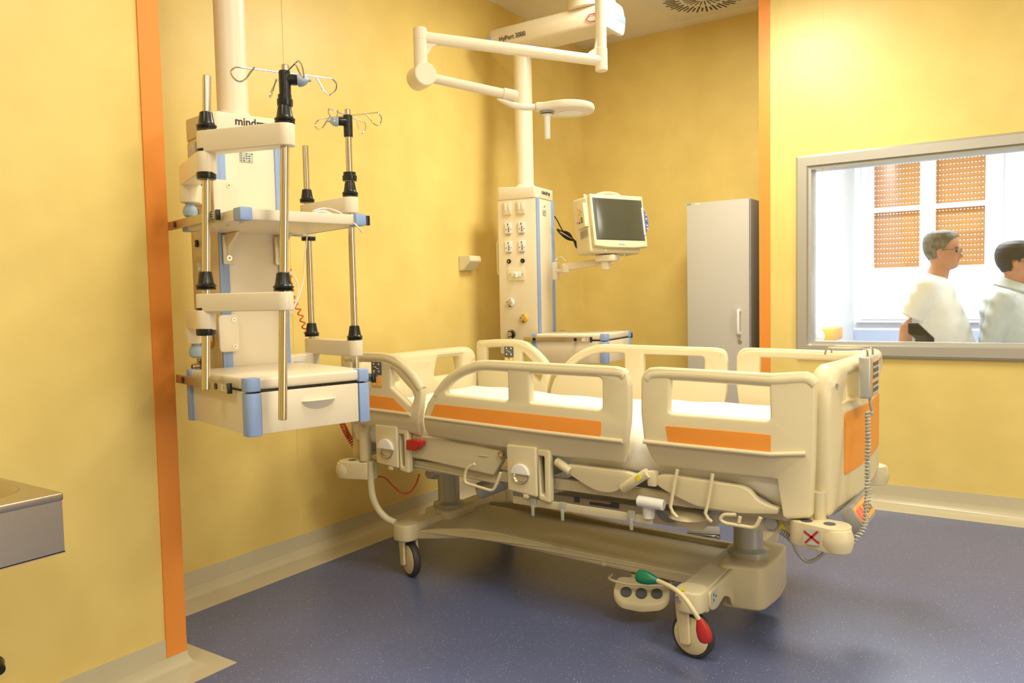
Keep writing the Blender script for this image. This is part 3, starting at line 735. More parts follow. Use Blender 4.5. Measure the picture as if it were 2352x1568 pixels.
for i in range(28):
    a_ = -math.pi*.78+2*math.pi*.78*i/27; out2.append((Ld+.115*math.cos(a_), .105*math.sin(a_)))
out2 += [(.03, .03), (0, .018), (0, -.018), (.03, -.03)]
hz = lambda u, v, w_: hd0b+dd_*u+sd*v+V((0, 0, w_+.004+.03*0-(.0)))
b_ = B(); plate(b_, [out2], .033, .011, hz); hdo = obj('lamp_head', b_, PEND, t)
b_ = B(); lathe(b_, hd0b+dd_*(Ld+.01)+V((0, 0, -.0145)), (0, 0, 1), [(.05, 0), (.05, .006)], 32); obj('lamp_lens', b_, mat('frosted_lens', (.92, .9, .85), .25), hdo)
b_ = B(); lathe(b_, hd0b+dd_*.055+V((0, 0, -.020)), (0, 0, 1), [(.03, 0), (.032, .008)], 28); obj('handle_ring', b_, MGREY, hdo)
b_ = B(); lathe(b_, hd0b+dd_*.055+V((0, 0, -.125)), (0, 0, 1), [(.0115, 0), (.0125, .004), (.0125, .07), (.015, .095), (.022, .1)], 24); obj('lamp_handle', b_, WHITE, hdo)

# ------------------------------------------------------------------ patient monitor
mc = [PD(1366, 446, 4.22), PD(1487, 455, 4.36), PD(1474, 563, 4.30), PD(1357, 562, 4.16)]
cen = sum(mc, V())/4; ux_ = ((mc[1]-mc[0])+(mc[2]-mc[3])).normalized(); vz = ((mc[0]-mc[3])+(mc[1]-mc[2])).normalized()
nz = ux_.cross(vz)*-1; nz = (vz.cross(ux_))*1.0
if nz.dot(-cen) < 0: nz = -nz
vz = (vz-ux_*vz.dot(ux_)).normalized()
W, H = (mc[1]-mc[0]).length, (mc[0]-mc[3]).length
mf = lambda u, v, w_: cen+ux_*u+vz*v+nz*w_
t = thing('patient_monitor', 'cream bedside monitor with dark screen on a swivel arm', 'monitor', M.Translation((cen.x, cen.y, cen.z-H/2)))
b_ = B(); plate(b_, [rpoly([(-W/2, -H/2), (-W*.25, -H/2-.008), (W*.25, -H/2-.008), (W/2, -H/2), (W/2, H/2), (-W/2, H/2)], .008)], .035, .006, lambda u, v, w_: mf(u, v, w_-.017)); bd = obj('front_bezel', b_, CREAM, t)
b_ = B(); plate(b_, [rpoly([(-W/2-.012, -H/2-.03), (W/2-.03, -H/2-.03), (W/2-.02, H/2-.01), (-W/2-.008, H/2-.004)], .015)], .13, .012, lambda u, v, w_: mf(u-(.0 if w_ > 0 else .012), v+(.012 if w_ < 0 else 0), w_-.095)); cs = obj('casing', b_, CREAM, t)
b_ = B(); plate(b_, [rpoly([(-W/2+.014, -H/2+.033), (W/2-.014, -H/2+.033), (W/2-.010, H/2-.024), (-W/2+.012, H/2-.022)], .003)], .004, .001, lambda u, v, w_: mf(u, v, w_)); obj('screen_surround', b_, BEZEL, bd)
b_ = B(); plate(b_, [rpoly([(-W/2+.03, -H/2+.037), (W/2-.035, -H/2+.037), (W/2-.03, H/2-.028), (-W/2+.03, H/2-.028)], .002)], .002, .0005, lambda u, v, w_: mf(u, v, w_+.002)); obj('screen', b_, SCREEN, bd)
b_ = B(); o_ = [(W/2-.018, -.075)]+[(W/2-.022+.043*math.cos(a_), .0+.082*math.sin(a_)) for a_ in [(-1.35+2.7*i/12) for i in range(13)]]+[(W/2-.018, .075)]
plate(b_, [o_], .024, .004, lambda u, v, w_: mf(u, v, w_-.008)); kp = obj('key_panel', b_, CREAM, t)
b_ = B(); plate(b_, [[(W/2-.022+.038*math.cos(-1.15+2.3*i/12), .074*math.sin(-1.15+2.3*i/12)) for i in range(13)]], .003, .0004, lambda u, v, w_: mf(u, v, w_+.006)); obj('purple_keypad', b_, PURPLE, kp, 'purple half-round keypad')
for i, (mt_, v_) in enumerate(((ORANGE, .035), (WHITE, .012), (GREEN, -.006), (IVORY, -.024), (WHITE, -.042))):
    b_ = B(); cyl(b_, mf(W/2+.004, v_, .006), mf(W/2+.004, v_, .0095), .0058 if i == 0 else .004, n=12); obj('key', b_, mt_, kp)
b_ = B(); box(b_, (0, 0, 0), (.035, .006, .001)); b_.transform(M.Translation(mf(0, -H/2+.012, .002)) @ M((ux_, vz, nz)).transposed().to_4x4()); obj('maker_badge', b_, BLUEG, bd)
b_ = B(); cyl(b_, mf(-W*.22, -H/2-.018, -.026), mf(-W*.22, -H/2-.018, -.0285), .003, n=8)
b_ = B(); box(b_, (0, 0, 0), (.004, .003, .002)); b_.transform(M.Translation(mf(-W*.25, -H/2-.017, -.029)) @ M((ux_, vz, nz)).transposed().to_4x4()); obj('power_light', b_, GLED, cs)
b_ = B(); tube(b_, smooth([mf(-W*.30, H/2-.012, -.07), mf(-W*.22, H/2+.02, -.075), mf(-W*.02, H/2+.036, -.08), mf(W*.18, H/2+.026, -.075), mf(W*.28, H/2-.01, -.07)], 6), .0085, 12); obj('carry_handle', b_, CREAM, cs)
b_ = B(); tube(b_, smooth([mf(-W/2+.0, H/2-.03, -.05), mf(-W/2+.004, H/2+.004, -.06), mf(-W/2+.03, H/2+.02, -.10), mf(-W/2+.08, H/2+.01, -.12)], 6), .0075, 12); obj('side_handle', b_, CREAM, cs)
# parameter module on the left flank
b_ = B(); 
def mside(a_, v_, o__=0): return mf(-W/2-.016-o__, v_, -.06+a_)
fr_ = M((nz, vz, -ux_)).transposed().to_4x4()
def sbox(bm, a_, v_, sa, sv, so, off=0, bev=0):
    q = B(); box(q, (0, 0, 0), (sa, sv, so), bev); q.transform(M.Translation(mside(a_, v_, off)) @ fr_); merge(bm, q)
sbox(b_, -.012, .035, .085, .13, .03, .0, .004); md = obj('parameter_module', b_, CREAM, cs)
for v_ in (.078, .052, .027):
    b_ = B(); sbox(b_, -.018, v_, .014, .016, .008, .018, .003); obj('orange_connector', b_, ORG2, md)
for a_, v_, mt_, sv in ((.008, .063, BLUEG, .017), (.006, .01, GREEN, .03), (-.02, .002, PINK, .012), (-.043, .006, BLUEG, .01)):
    b_ = B(); sbox(b_, a_, v_, .010, sv, .006, .017, .002); obj('connector', b_, mt_, md)
b_ = B()
for i in range(6): sbox(b_, -.005, -.045-.007*i, .085, .0016, .003, .004)
for i in range(2): sbox(b_, .012, -.10-.026*i+.02, .012, .003, .003, .004)
obj('vent_slots', b_, MGREY, cs)
# arm to the column track
base_ = FRr @ V((.135, .10, 1.345)); jo = PD(1300, 612, 4.42); jb = PD(1396, 600, 4.36); jt = PD(1400, 580, 4.36)
b_ = B(); rr_ = M.Rotation(R(7), 3, 'Z')
mp = PD(1277, 622, 4.50)
box(b_, mp, (.03, .04, .10), .005, rr_); ma = obj('mount_plate', b_, PEND, t)
b_ = B(); cyl(b_, mp, (jo.x, jo.y, mp.z-.005), .012, n=14); cyl(b_, (jo.x, jo.y, jo.z-.035), (jo.x, jo.y, jo.z+.012), .026, n=24, bev=.004)
cyl(b_, (jb.x, jb.y, jb.z-.005), (jb.x, jb.y, jb.z+.05), .028, n=24, bev=.004)
dj = (jb-jo); dj.z = 0
plate(b_, [rpoly([(-.02, -.022), (dj.length+.015, -.012), (dj.length+.02, .02), (-.02, .018)], .008)], .04, .006, lambda u, v, w_: V((jo.x, jo.y, jo.z))+dj.normalized()*u+V((-dj.y, dj.x, 0)).normalized()*w_+V((0, 0, v+(jb.z-jo.z)*u/dj.length)))
obj('swivel_arm', b_, PEND, t)
b_ = B(); q = mf(-.045, -H/2-.045, -.09); box(b_, q, (.11, .09, .035), .008, rr_); cyl(b_, (q.x-.01, q.y, q.z-.06), (q.x-.01, q.y, q.z), .028, n=20); obj('tilt_head', b_, PEND, t)
b_ = B(); tube(b_, smooth([PD(1440, 577, 4.3), PD(1425, 597, 4.3), PD(1400, 611, 4.33), PD(1372, 612, 4.38), PD(1330, 606, 4.40)], 6), .0018, 6); tube(b_, smooth([PD(1300, 600, 4.4), PD(1290, 590, 4.45), PD(1282, 592, 4.5), PD(1276, 598, 4.5)], 5), .003, 6); obj('arm_cable', b_, WHITE, t)
# bundled black mains cable
b_ = B(); D_ = 4.55
tube(b_, smooth([PD(1274, 497, 4.52), PD(1281, 508, D_), PD(1288, 522, D_), PD(1294, 532, D_)], 6), .0035, 8)
for k in range(4):
    o_ = k*2.2
    tube(b_, smooth([PD(1280+o_*.5, 526+o_*.6, D_), PD(1300+o_, 537-o_*.4, D_-.01*k), PD(1318, 550+o_*.6, D_), PD(1330-o_, 566+o_*.3, D_+.01), PD(1334-o_*.4, 571-o_*.3, D_), PD(1325, 558-o_*.5, D_+.012), PD(1305-o_*.3, 545+o_*.7, D_), PD(1286, 534+o_*.3, D_)], 5, True), .0033, 7, closed=True)
tube(b_, smooth([PD(1318, 553, D_), PD(1326, 556, D_), PD(1333, 558, D_)], 4), .004, 7)
solo('power_cable', b_, BLACK, 'black mains cable bundled in loops beside the monitor', 'cable', PD(1294, 532, D_))

# ------------------------------------------------------------------ grey locker
cx0 = P(1577, 470, 1, 4.78).x; cx1 = P(1722, 470, 1, 4.78).x; ct = P(1650, 461, 1, 4.78).z; yc = 4.78
t = thing('locker', 'tall narrow grey cupboard standing in the far corner recess', 'cupboard', M.Translation(((cx0+cx1)/2, 4.99, 0)))
obj('carcass', bb(cx0, cx1, yc+.02, YB-.02, .03, ct, .002), CABS, t)
dr_ = obj('door', bb(cx0, cx1-.004, yc, yc+.018, .08, ct, .003), CABG, t)
obj('plinth', bb(cx0+.01, cx1-.01, yc+.03, YB-.04, 0, .08), MGREY, t)
hx_ = P(1699, 735, 1, yc); z0_, z1_ = P(1699, 768, 1, yc).z, P(1699, 711, 1, yc).z
b_ = B(); tube(b_, fillet([(hx_.x, yc, z1_-.008), (hx_.x, yc-.028, z1_), (hx_.x, yc-.032, (z0_+z1_)/2), (hx_.x, yc-.028, z0_), (hx_.x, yc, z0_+.008)], .025), [.011]+[.012]*18+[.011] if 0 else .0095, 12); obj('door_handle', b_, WHITE, dr_)
b_ = B(); q = P(1700, 784, 1, yc); cyl(b_, (q.x, yc, q.z), (q.x, yc-.006, q.z), .0115, n=20, bev=.001); obj('lock', b_, STEEL, dr_)
q = P(1582, 469, 1, yc); b_ = B(); box(b_, (q.x+.002, yc-.0006, q.z), (.036, .001, .016)); obj('maker_label', b_, STICK, dr_)
b_ = B(); box(b_, (q.x-.002, yc-.0013, q.z), (.02, .0006, .003)); box(b_, (q.x+.013, yc-.0013, q.z), (.004, .0006, .006)); obj('label_print', b_, INK, dr_)
q = P(1603, 468, 1, yc); b_ = B(); box(b_, (q.x, yc-.0006, q.z), (.03, .001, .014)); obj('paper_label', b_, IVORY, dr_)

# ------------------------------------------------------------------ steel basin at the left edge
XS = -1.80; zk = P(147, 1130, 0, XS); zbk = P(155, 1265, 0, XS).z; yk = zk.y; tz = zk.z
t = thing('steel_basin', 'stainless steel wash basin fixed to the near left wall', 'sink', M.Translation(((XN+XS)/2, yk-.3, tz)))
cxm, cym = (XN+XS)/2+.02, yk-.34
o1 = rpoly([(XN, yk-.72), (XS, yk-.72), (XS, yk), (XN, yk)], .008, 3)
se = lambda i: ((lambda c, q: (math.copysign(abs(c)**.6, c), math.copysign(abs(q)**.6, q)))(math.cos(2*math.pi*i/32), math.sin(2*math.pi*i/32)))
cxm, cym = XS-.04-.215, yk-.342
o2 = [(cxm+.215*se(i)[0], cym+.325*se(i)[1]) for i in range(32)]
b_ = B(); plate(b_, [o1, o2], .018, .004, lambda u, v, w_: (u, v, tz-.009+w_)); obj('rim', b_, BRUSH, t)
b_ = B(); box(b_, (XS-.004, yk-.36, (tz+zbk)/2-.004), (.004, .712, tz-zbk-.008)); box(b_, ((XN+XS)/2, yk-.006, (tz+zbk)/2-.004), (XS-XN-.006, .004, tz-zbk-.008)); box(b_, ((XN+XS)/2, yk-.36, zbk), (XS-XN-.004, .715, .004)); obj('apron', b_, BRUSH, t)
b_ = B(); prv = []
for k, (s_, z) in enumerate(((1, 0), (.97, -.012), (.92, -.05), (.82, -.085), (.55, -.105), (.1, -.112))): prv.append(([b_.verts.new((cxm+.215*s_*se(i)[0], cym+.325*s_*se(i)[1], tz-.002+z)) for i in range(32)]))
for A_, C2 in zip(prv, prv[1:]):
    for i in range(32): b_.faces.new((A_[i], A_[(i+1) % 32], C2[(i+1) % 32], C2[i]))
b_.faces.new(prv[-1]); obj('bowl', b_, BRUSH, t)
q = P(-2, 1532, 0, XN+.03); b_ = B(); lathe(b_, (XN+.003, q.y-.006, q.z), (1, 0, 0), [(.026, 0), (.028, .01), (.022, .02), (.015, .045), (.012, .05)], 20)
solo('door_stop', b_, BLACK, 'small black rubber stop low on the near left wall', 'door stop', (XN, q.y, q.z))

# ------------------------------------------------------------------ hospital bed
YN_, YFAR, YM = 2.36, 3.36, 2.86
bed = thing('hospital_bed', 'adjustable cream hospital bed with orange-panelled side rails on castors', 'bed', M.Translation((-1.56, YM, 0)))
def N2(l, y=YN_): return [((q := P(px, py, 1, y)).x, q.z) for px, py in l]
ZR = .716
def side_rail(side, outline, holes, panel, ridge, rim, bend=None, name='side_rail', ctl=None):
    yc_ = YN_ if side < 0 else YFAR
    th = .034
    def xf(u, v, w_):
        sink = 0
        if v < ZR: sink = (ZR-max(v, .636))*.38*(0 if bend is not None and u > bend+.03 else 1)
        if bend is not None and u > bend: sink += (u-bend)*.30
        return (u, yc_ + side*(-sink) + w_*1.0 + (-side)*th/2, v)
    bm = B()
    t_ = B(); plate(t_, [outline]+holes, th, .009, lambda u, v, w_: (u, w_, v))
    for zc_ in (ZR, ZR-.02, .90): bmesh.ops.bisect_plane(t_, geom=t_.verts[:]+t_.edges[:]+t_.faces[:], plane_co=(0, 0, zc_), plane_no=(0, 0, 1))
    if bend is not None: bmesh.ops.bisect_plane(t_, geom=t_.verts[:]+t_.edges[:]+t_.faces[:], plane_co=(bend, 0, 0), plane_no=(1, 0, 0))
    for v in t_.verts: v.co = V(xf(v.co.x, v.co.z, v.co.y))
    merge(bm, t_)
    rp_ = smooth([V((x, 0, z)) for x, z in rim], 5)
    tube(bm, [V(xf(p.x, p.z, -side*.0)) + V((0, 0, -.018)) for p in rp_], .0205, 12)
    rl = obj(name, bm, CREAM, bed)
    b_ = B(); tube(b_, [V(xf(x, z+.004, side*(th/2-.0)))+V((0, side*.003, 0)) for x, z in ridge], .0075, 10); obj('rail_ledge', b_, CREAM, rl)
    b_ = B()
    t_ = B(); plate(t_, [panel], .004, .001, lambda u, v, w_: (u, w_, v))
    if bend is not None: bmesh.ops.bisect_plane(t_, geom=t_.verts[:]+t_.edges[:]+t_.faces[:], plane_co=(bend, 0, 0), plane_no=(1, 0, 0))
    for v in t_.verts: v.co = V(xf(v.co.x, max(v.co.z, ZR+.001), v.co.y+side*(th/2)))
    merge(b_, t_); obj('orange_panel', b_, ORANGE, rl, 'orange inlaid panel')
    if ctl:
        for inner in ((side < 0), False) if 0 else ((1,) if side < 0 else (-1,)):
            s_ = side*inner                                  # face the control pad is on
            fx = lambda u, v, w_: V((u, yc_-side*th/2+s_*(th/2+w_), v))
            (x0, z0), (x1, z1) = ctl
            hgt = z1-z0; zm = z0+hgt*.47
            b2 = B(); plate(b2, [rpoly([(x0, zm), (x1, zm), (x1, z1), (x0, z1)], [.001, .001, .006, .006])], .003, .0008, lambda u, v, w_: fx(u, v, w_+.001)); cp = obj('control_panel', b2, DGREY, rl)
            if side < 0 or True:
                b2 = B(); plate(b2, [rpoly([(x0, z0), (x1, z0), (x1, zm), (x0, zm)], [.006, .006, .001, .001])], .003, .0008, lambda u, v, w_: fx(u, v, w_+.001)); obj('orange_keys', b2, ORG2, cp)
            b2 = B(); c0 = fx((x0+x1)/2, zm, .0015); cyl(b2, c0, c0+V((0, s_*.0025, 0)), .0065, n=16); obj('teal_button', b2, TEAL, cp)
            b2 = B(); W_ = x1-x0
            for fxu in (.26, .76):
                for fz_, dr__ in ((.92, 1), (.62, -1), (.38, 1), (.10, -1)):
                    a_ = x0+W_*fxu; z = z0+hgt*fz_; r_ = .0062
                    vs = [b2.verts.new(fx(a_-r_, z-dr__*r_*.6, .0032)), b2.verts.new(fx(a_+r_, z-dr__*r_*.6, .0032)), b2.verts.new(fx(a_, z+dr__*r_, .0032))]; b2.faces.new(vs)
            tube(b2, [fx(x0+W_*.22, z0+hgt*.79, .003), fx(x0+W_*.42, z0+hgt*.80, .003), fx(x0+W_*.55, z0+hgt*.73, .003), fx(x0+W_*.78, z0+hgt*.73, .003)], .0013, 6)
            for fxu in (.26, .76): tube(b2, [fx(x0+W_*(fxu-.12), z0+hgt*.25, .003), fx(x0+W_*(fxu+.12), z0+hgt*.24, .003)], .0009, 6)
            obj('arrow_symbols', b2, WHITE, cp)
    return rl
R1 = N2([(970, 985), (973, 950), (981, 925), (997, 900), (1024, 865), (1054, 843), (1090, 829), (1125, 827.5), (1410, 842), (1430, 847), (1441, 860), (1445, 885), (1446, 925), (1444, 975), (1436, 1025), (1422, 1066), (1410, 1067), (1240, 1049), (1140, 1031), (985, 1004), (974, 1001)])
H1 = rpoly(N2([(1026, 906), (1022, 898), (1037, 879), (1054, 864), (1078, 853), (1110, 848), (1164, 853), (1166, 917), (1160, 921), (1090, 913)]), .006)
H2 = rpoly(N2([(1216, 858), (1372, 866), (1382, 872), (1382, 936), (1376, 941), (1217, 925)]), .008)
PN1 = rpoly(N2([(1000, 927.5), (1382, 967), (1381, 996), (1376, 1005), (992, 958.5), (989, 955)]), .006)
RG1 = N2([(978, 960), (1100, 976), (1250, 995), (1380, 1010), (1431, 1016)])
RM1 = N2([(1000, 897), (1024, 866), (1054, 844), (1090, 831), (1125, 829), (1250, 836), (1408, 844), (1432, 854)])
R2 = N2([(1471, 870), (1477, 855), (1489, 845), (1510, 843.5), (1771, 858), (1843, 856), (1857, 862), (1867, 885), (1864, 1040), (1859, 1188), (1853, 1196), (1803, 1195.5), (1794, 1188), (1776, 1108), (1771, 1106), (1620, 1090), (1500, 1074), (1487, 1047), (1477.6, 1009), (1471, 951)])
H3 = rpoly(N2([(1538, 871), (1766, 884), (1768, 963), (1760, 966), (1545, 950), (1535, 945)]), [.004, .004, .012, .01, .012, .01])
PN2 = rpoly(N2([(1528.7, 977), (1771, 997.6), (1770, 1044), (1545, 1020), (1535, 1016)]), .005)
RG2 = N2([(1479, 1016), (1600, 1029), (1771, 1046), (1845, 1048)])
RM2 = N2([(1484, 858), (1500, 848), (1560, 848), (1700, 856), (1771, 860), (1838, 858), (1860, 872)])
R0 = N2([(781, 818), (786, 812), (824, 809.4), (870, 810), (888, 812.6), (905, 818), (922, 832), (948, 859), (965, 886), (969, 903.5), (965, 938), (958, 990), (954, 1001), (913, 993), (795, 972), (788, 960), (783, 890)])
H0 = rpoly(N2([(806, 828), (853, 828), (853, 872), (846, 876), (806, 872)]), .006)
H00 = rpoly(N2([(897, 846), (905, 852), (926, 877), (944, 897), (950, 912), (944, 932), (940, 930), (896, 889)]), .006)
PN0 = rpoly(N2([(805, 902), (845, 906.5), (903.5, 913.7), (937, 946.6), (935.5, 950.4), (845, 939.3), (805, 934)]), .004)
RG0 = N2([(795, 935), (843, 941), (900, 948), (944, 954)])
RM0 = N2([(792, 814), (824, 811), (870, 812), (889, 815), (920, 832), (946, 860), (962, 885)])
ctl = (N2([(855, 887)])[0], N2([(876, 831)])[0])
for side in (-1, 1):
    side_rail(side, R0, [H0, H00], PN0, RG0, RM0, ctl=ctl)
    side_rail(side, R1, [H1, H2], PN1, RG1, RM1)
    side_rail(side, R2, [H3], PN2, RG2, RM2, bend=N2([(1771, 900)])[0][0])
# foot board
FX = -.513
def yz(x): return lambda u, v, w_: (x+w_, u, v)
def board(name, x, y0, y1, z0, z1, hole_w, orange, s):
    ym = (y0+y1)/2; o = rpoly([(y0+.02, z0), (y1-.02, z0), (y1, z1-.1), (y1-.04, z1), (y0+.04, z1), (y0, z1-.1)], [.02, .02, .12, .08, .08, .12], 6)
    hs = [rpoly([(c-hole_w/2, z1-.135), (c+hole_w/2, z1-.135), (c+hole_w/2-.012, z1-.045), (c-hole_w/2+.012, z1-.045)], .015) for c in (y0+.12+hole_w/2, y1-.12-hole_w/2)]
    curve = lambda u: -s*.035*((u-ym)/((y1-y0)/2))**2
    t_ = B(); plate(t_, [o]+hs, .078, .026, lambda u, v, w_: (w_, u, v))
    for k in range(1, 14):
        yy = y0+(y1-y0)*k/14; bmesh.ops.bisect_plane(t_, geom=t_.verts[:]+t_.edges[:]+t_.faces[:], plane_co=(0, yy, 0), plane_no=(0, 1, 0))
    for v in t_.verts:
        k = 1 if v.co.z > z1-.06 else .75
        v.co = V((x + v.co.x*k + curve(v.co.y), v.co.y, v.co.z))
    bo = obj(name, t_, CREAM, bed)
    if orange:
        t_ = B(); plate(t_, [rpoly([(y0+.12, z0+.115), (y1-.15, z0+.115), (y1-.15, z1-.155), (y0+.12, z1-.155)], .012)], .005, .001, lambda u, v, w_: (w_, u, v))
        for k in range(1, 14):
            yy = y0+(y1-y0)*k/14; bmesh.ops.bisect_plane(t_, geom=t_.verts[:]+t_.edges[:]+t_.faces[:], plane_co=(0, yy, 0), plane_no=(0, 1, 0))
        for v in t_.verts: v.co = V((x+.0300*s + v.co.x + curve(v.co.y), v.co.y, v.co.z))
        obj('orange_panel', t_, ORANGE, bo, 'orange inlaid panel')
    return bo
fb = board('foot_board', FX, 2.43, 3.28, .518, .978, .22, True, 1)
hbd = board('head_board', -2.53, 2.44, 3.34, .50, .945, .20, False, -1)
# bumper corners, rollers and posts
def bumper(xa, xb, y, z, side):
    b_ = B(); link(b_, (xa, y-side*.02), (xb, y), z-.036, z+.036, .042, .05); u_ = obj('corner_bumper', b_, CREAM, bed)
    e = 1 if xb > xa else -1
    b_ = B(); lathe(b_, (xb+e*.012, y+side*.012, z-.042), (0, 0, 1), [(.02, 0), (.040, .008), (.047, .03), (.047, .05), (.040, .07), (.02, .076)], 28); obj('roller', b_, CREAM, u_)
    b_ = B(); cyl(b_, (xb-e*.01, y+side*.0, z+.034), (xb-e*.01, y, z+.0375), .017, n=18); cyl(b_, (xa+e*.01, y, z+.034), (xa+e*.01, y, z+.0375), .017, n=18); obj('socket_hole', b_, DGREY, u_)
    return u_
u1 = bumper(-.585, -.500, 2.395, .482, -1); bumper(-.60, -.545, 3.30, .482, 1)
bumper(-2.385, -2.47, 2.40, .475, -1); bumper(-2.385, -2.47, 3.32, .475, 1)
q = P(1863, 1234, 1, 2.345)
b_ = B(); box(b_, (q.x, 2.3505, q.z), (.046, .002, .046)); stk = obj('no_lifting_sticker', b_, STICK, u1)
b_ = B()
for s in (-1, 1): box(b_, (q.x, 2.349, q.z), (.052, .0015, .006), 0, M.Rotation(s*R(35 if s > 0 else 48), 3, 'Y'))
obj('red_cross_mark', b_, RED, u1, 'red crossed-out sign')
b_ = B()
for px0, py0, px1, py1, y, r_ in ((838, 975, 840, 1066, 2.42, .024),):
    a_ = P(px0, py0, 1, y); c2 = P(px1, py1, 1, y); cyl(b_, (a_.x, y, c2.z), (a_.x, y, a_.z+.02), .026, n=20)
    cyl(b_, (a_.x, 5.72-y, c2.z), (a_.x, 5.72-y, a_.z+.02), .026, n=20)
hbz = hbd
obj('board_post', b_, CREAM, bed)
b_ = B(); cyl(b_, (-.55, 2.44, .46), (-.55, 2.44, .60), .02, n=16); cyl(b_, (-.55, 3.28, .46), (-.55, 3.28, .60), .02, n=16)
obj('board_post', b_, CREAMM, bed)
# status panel low on the foot board
b_ = B(); Ry_ = M.Rotation(R(-35), 3, 'Y'); sy0, sy1 = 2.47, 2.67
box(b_, (-.465, (sy0+sy1)/2, .515), (.04, sy1-sy0, .075), .006, Ry_); sp_ = obj('status_panel', b_, MGREY, bed)
def onp(du, dy, dz): return V((-.465, (sy0+sy1)/2, .515))+Ry_ @ V((.02+du, dy, dz))
b_ = B(); box(b_, onp(.001, 0, 0), (.003, sy1-sy0-.02, .055), .001, Ry_); obj('panel_face', b_, ORG2, sp_)
for dy in (-.070, -.028):
    b_ = B(); box(b_, onp(.003, dy, 0), (.003, .027, .034), .001, Ry_); obj('red_display', b_, LED, sp_)
b_ = B()
for i in range(5): box(b_, onp(.003, .012+.017*i, .0), (.002, .004, .030), 0, Ry_)
obj('panel_marks', b_, DGREY, sp_)
# mattress platform: underframe, calf and thigh sections, back section
b_ = B()
for y in (2.44, 3.28):
    a_ = -2.28; box(b_, (-1.42, y, .52), (1.74, .03, .04), .004)
for x in (-2.3, -1.6, -1.0, -.62): box(b_, (x, YM, .52), (.05, .84, .04), .004)
obj('under_frame', b_, CREAMM, bed)
def seg2(name, pts, y, th, mt, rad=.02, mir=True, parent=bed, sub=4):
    b_ = B(); o = rpoly(N2(pts, y), rad, sub)
    plate(b_, [o], th, .005, lambda u, v, w_: (u, y+th/2+w_, v))
    if mir: plate(b_, [o], th, .005, lambda u, v, w_: (u, 5.72-y-th/2+w_, v))
    return obj(name, b_, mt, parent)
seg2('back_section_beam', [(945, 997), (1150, 1035), (1152, 1060), (1133, 1092), (945, 1050)], 2.40, .03, CREAMM, .004)
seg2('back_section_beam', [(945, 1066), (1145, 1103), (1145, 1113), (945, 1072)], 2.42, .03, CREAMM, .003)
seg2('calf_section', [(1302, 1066), (1436, 1083), (1465, 1092), (1462, 1104), (1430, 1122), (1405, 1133), (1375, 1130), (1352, 1120), (1310, 1092), (1298, 1078)], 2.39, .03, CREAM, .02)
seg2('foot_section', [(1510, 1091), (1530, 1090), (1705, 1117), (1722, 1127), (1740, 1150), (1770, 1163), (1790, 1168), (1788, 1182), (1700, 1180), (1600, 1164), (1550, 1140), (1512, 1118), (1504, 1103)], 2.39, .03, CREAM, .02)
b_ = B(); box(b_, (-1.75, YM, .60), (1.0, .82, .03), .006); box(b_, (-.93, YM, .585), (.64, .82, .03), .006); obj('mattress_platform', b_, CREAM, bed)
# hinge elbow with yellow sign between the sections
b_ = B(); tube(b_, smooth([P(1432, 1121, 1, 2.385), P(1455, 1106, 1, 2.375), P(1480, 1090, 1, 2.375), P(1488, 1086, 1, 2.375)], 5), .0165, 12)
tube(b_, smooth([P(1280, 1060, 1, 2.40), P(1296, 1072, 1, 2.39), P(1310, 1082, 1, 2.39)], 5), .016, 12)
box(b_, P(1500, 1098, 1, 2.39), (.03, .03, .05), .006); obj('section_hinge', b_, CREAM, bed)
q = P(1466, 1097, 1, 2.357); b_ = B(); box(b_, q, (.018, .002, .018), 0, M.Rotation(R(-35), 3, 'Y')); obj('yellow_sticker', b_, YELS, bed)
# actuator housing and pipes under the platform
b_ = B(); box(b_, (-1.25, 2.75, .43), (.62, .22, .10), .012); box(b_, (-1.30, 2.58, .415), (.5, .05, .055), .006); obj('drive_housing', b_, CREAMM, bed)
b_ = B(); 
for px, wd in ((1325, .02), (1412, .03)):
    q = P(px, 1147 if px < 1400 else 1160, 1, 2.55); box(b_, q, (wd, .006, .02))
q0_ = P(1355, 1155, 1, 2.55); q1_ = P(1412, 1164, 1, 2.55); box(b_, (q0_+q1_)/2, (q1_.x-q0_.x, .008, .008)); obj('housing_slots', b_, DGREY, bed)
# long accessory rail under the near side, with hooks
for y, sg in ((2.40, 1),):
    b_ = B(); a_ = P(1180, 1150, 1, y); c2 = P(1499, 1190, 1, y)
    box(b_, ((a_.x+c2.x)/2, y, (a_.z+c2.z)/2), (c2.x-a_.x, .012, .028), .003); ac = obj('accessory_rail', b_, CREAMM, bed)
    for px, py in ((1225, 1160), (1293, 1170), (1451, 1190)):
        q = P(px, py-6, 1, y-.01); b_ = B(); box(b_, (q.x, y-.008, q.z), (.026, .01, .034), .002); box(b_, (q.x, y-.014, q.z-.028), (.012, .005, .04), .002); obj('rail_hook', b_, mat('translucent_grey', (.45, .45, .38), .4) if px == 1225 else bpy.data.materials['translucent_grey'], ac)
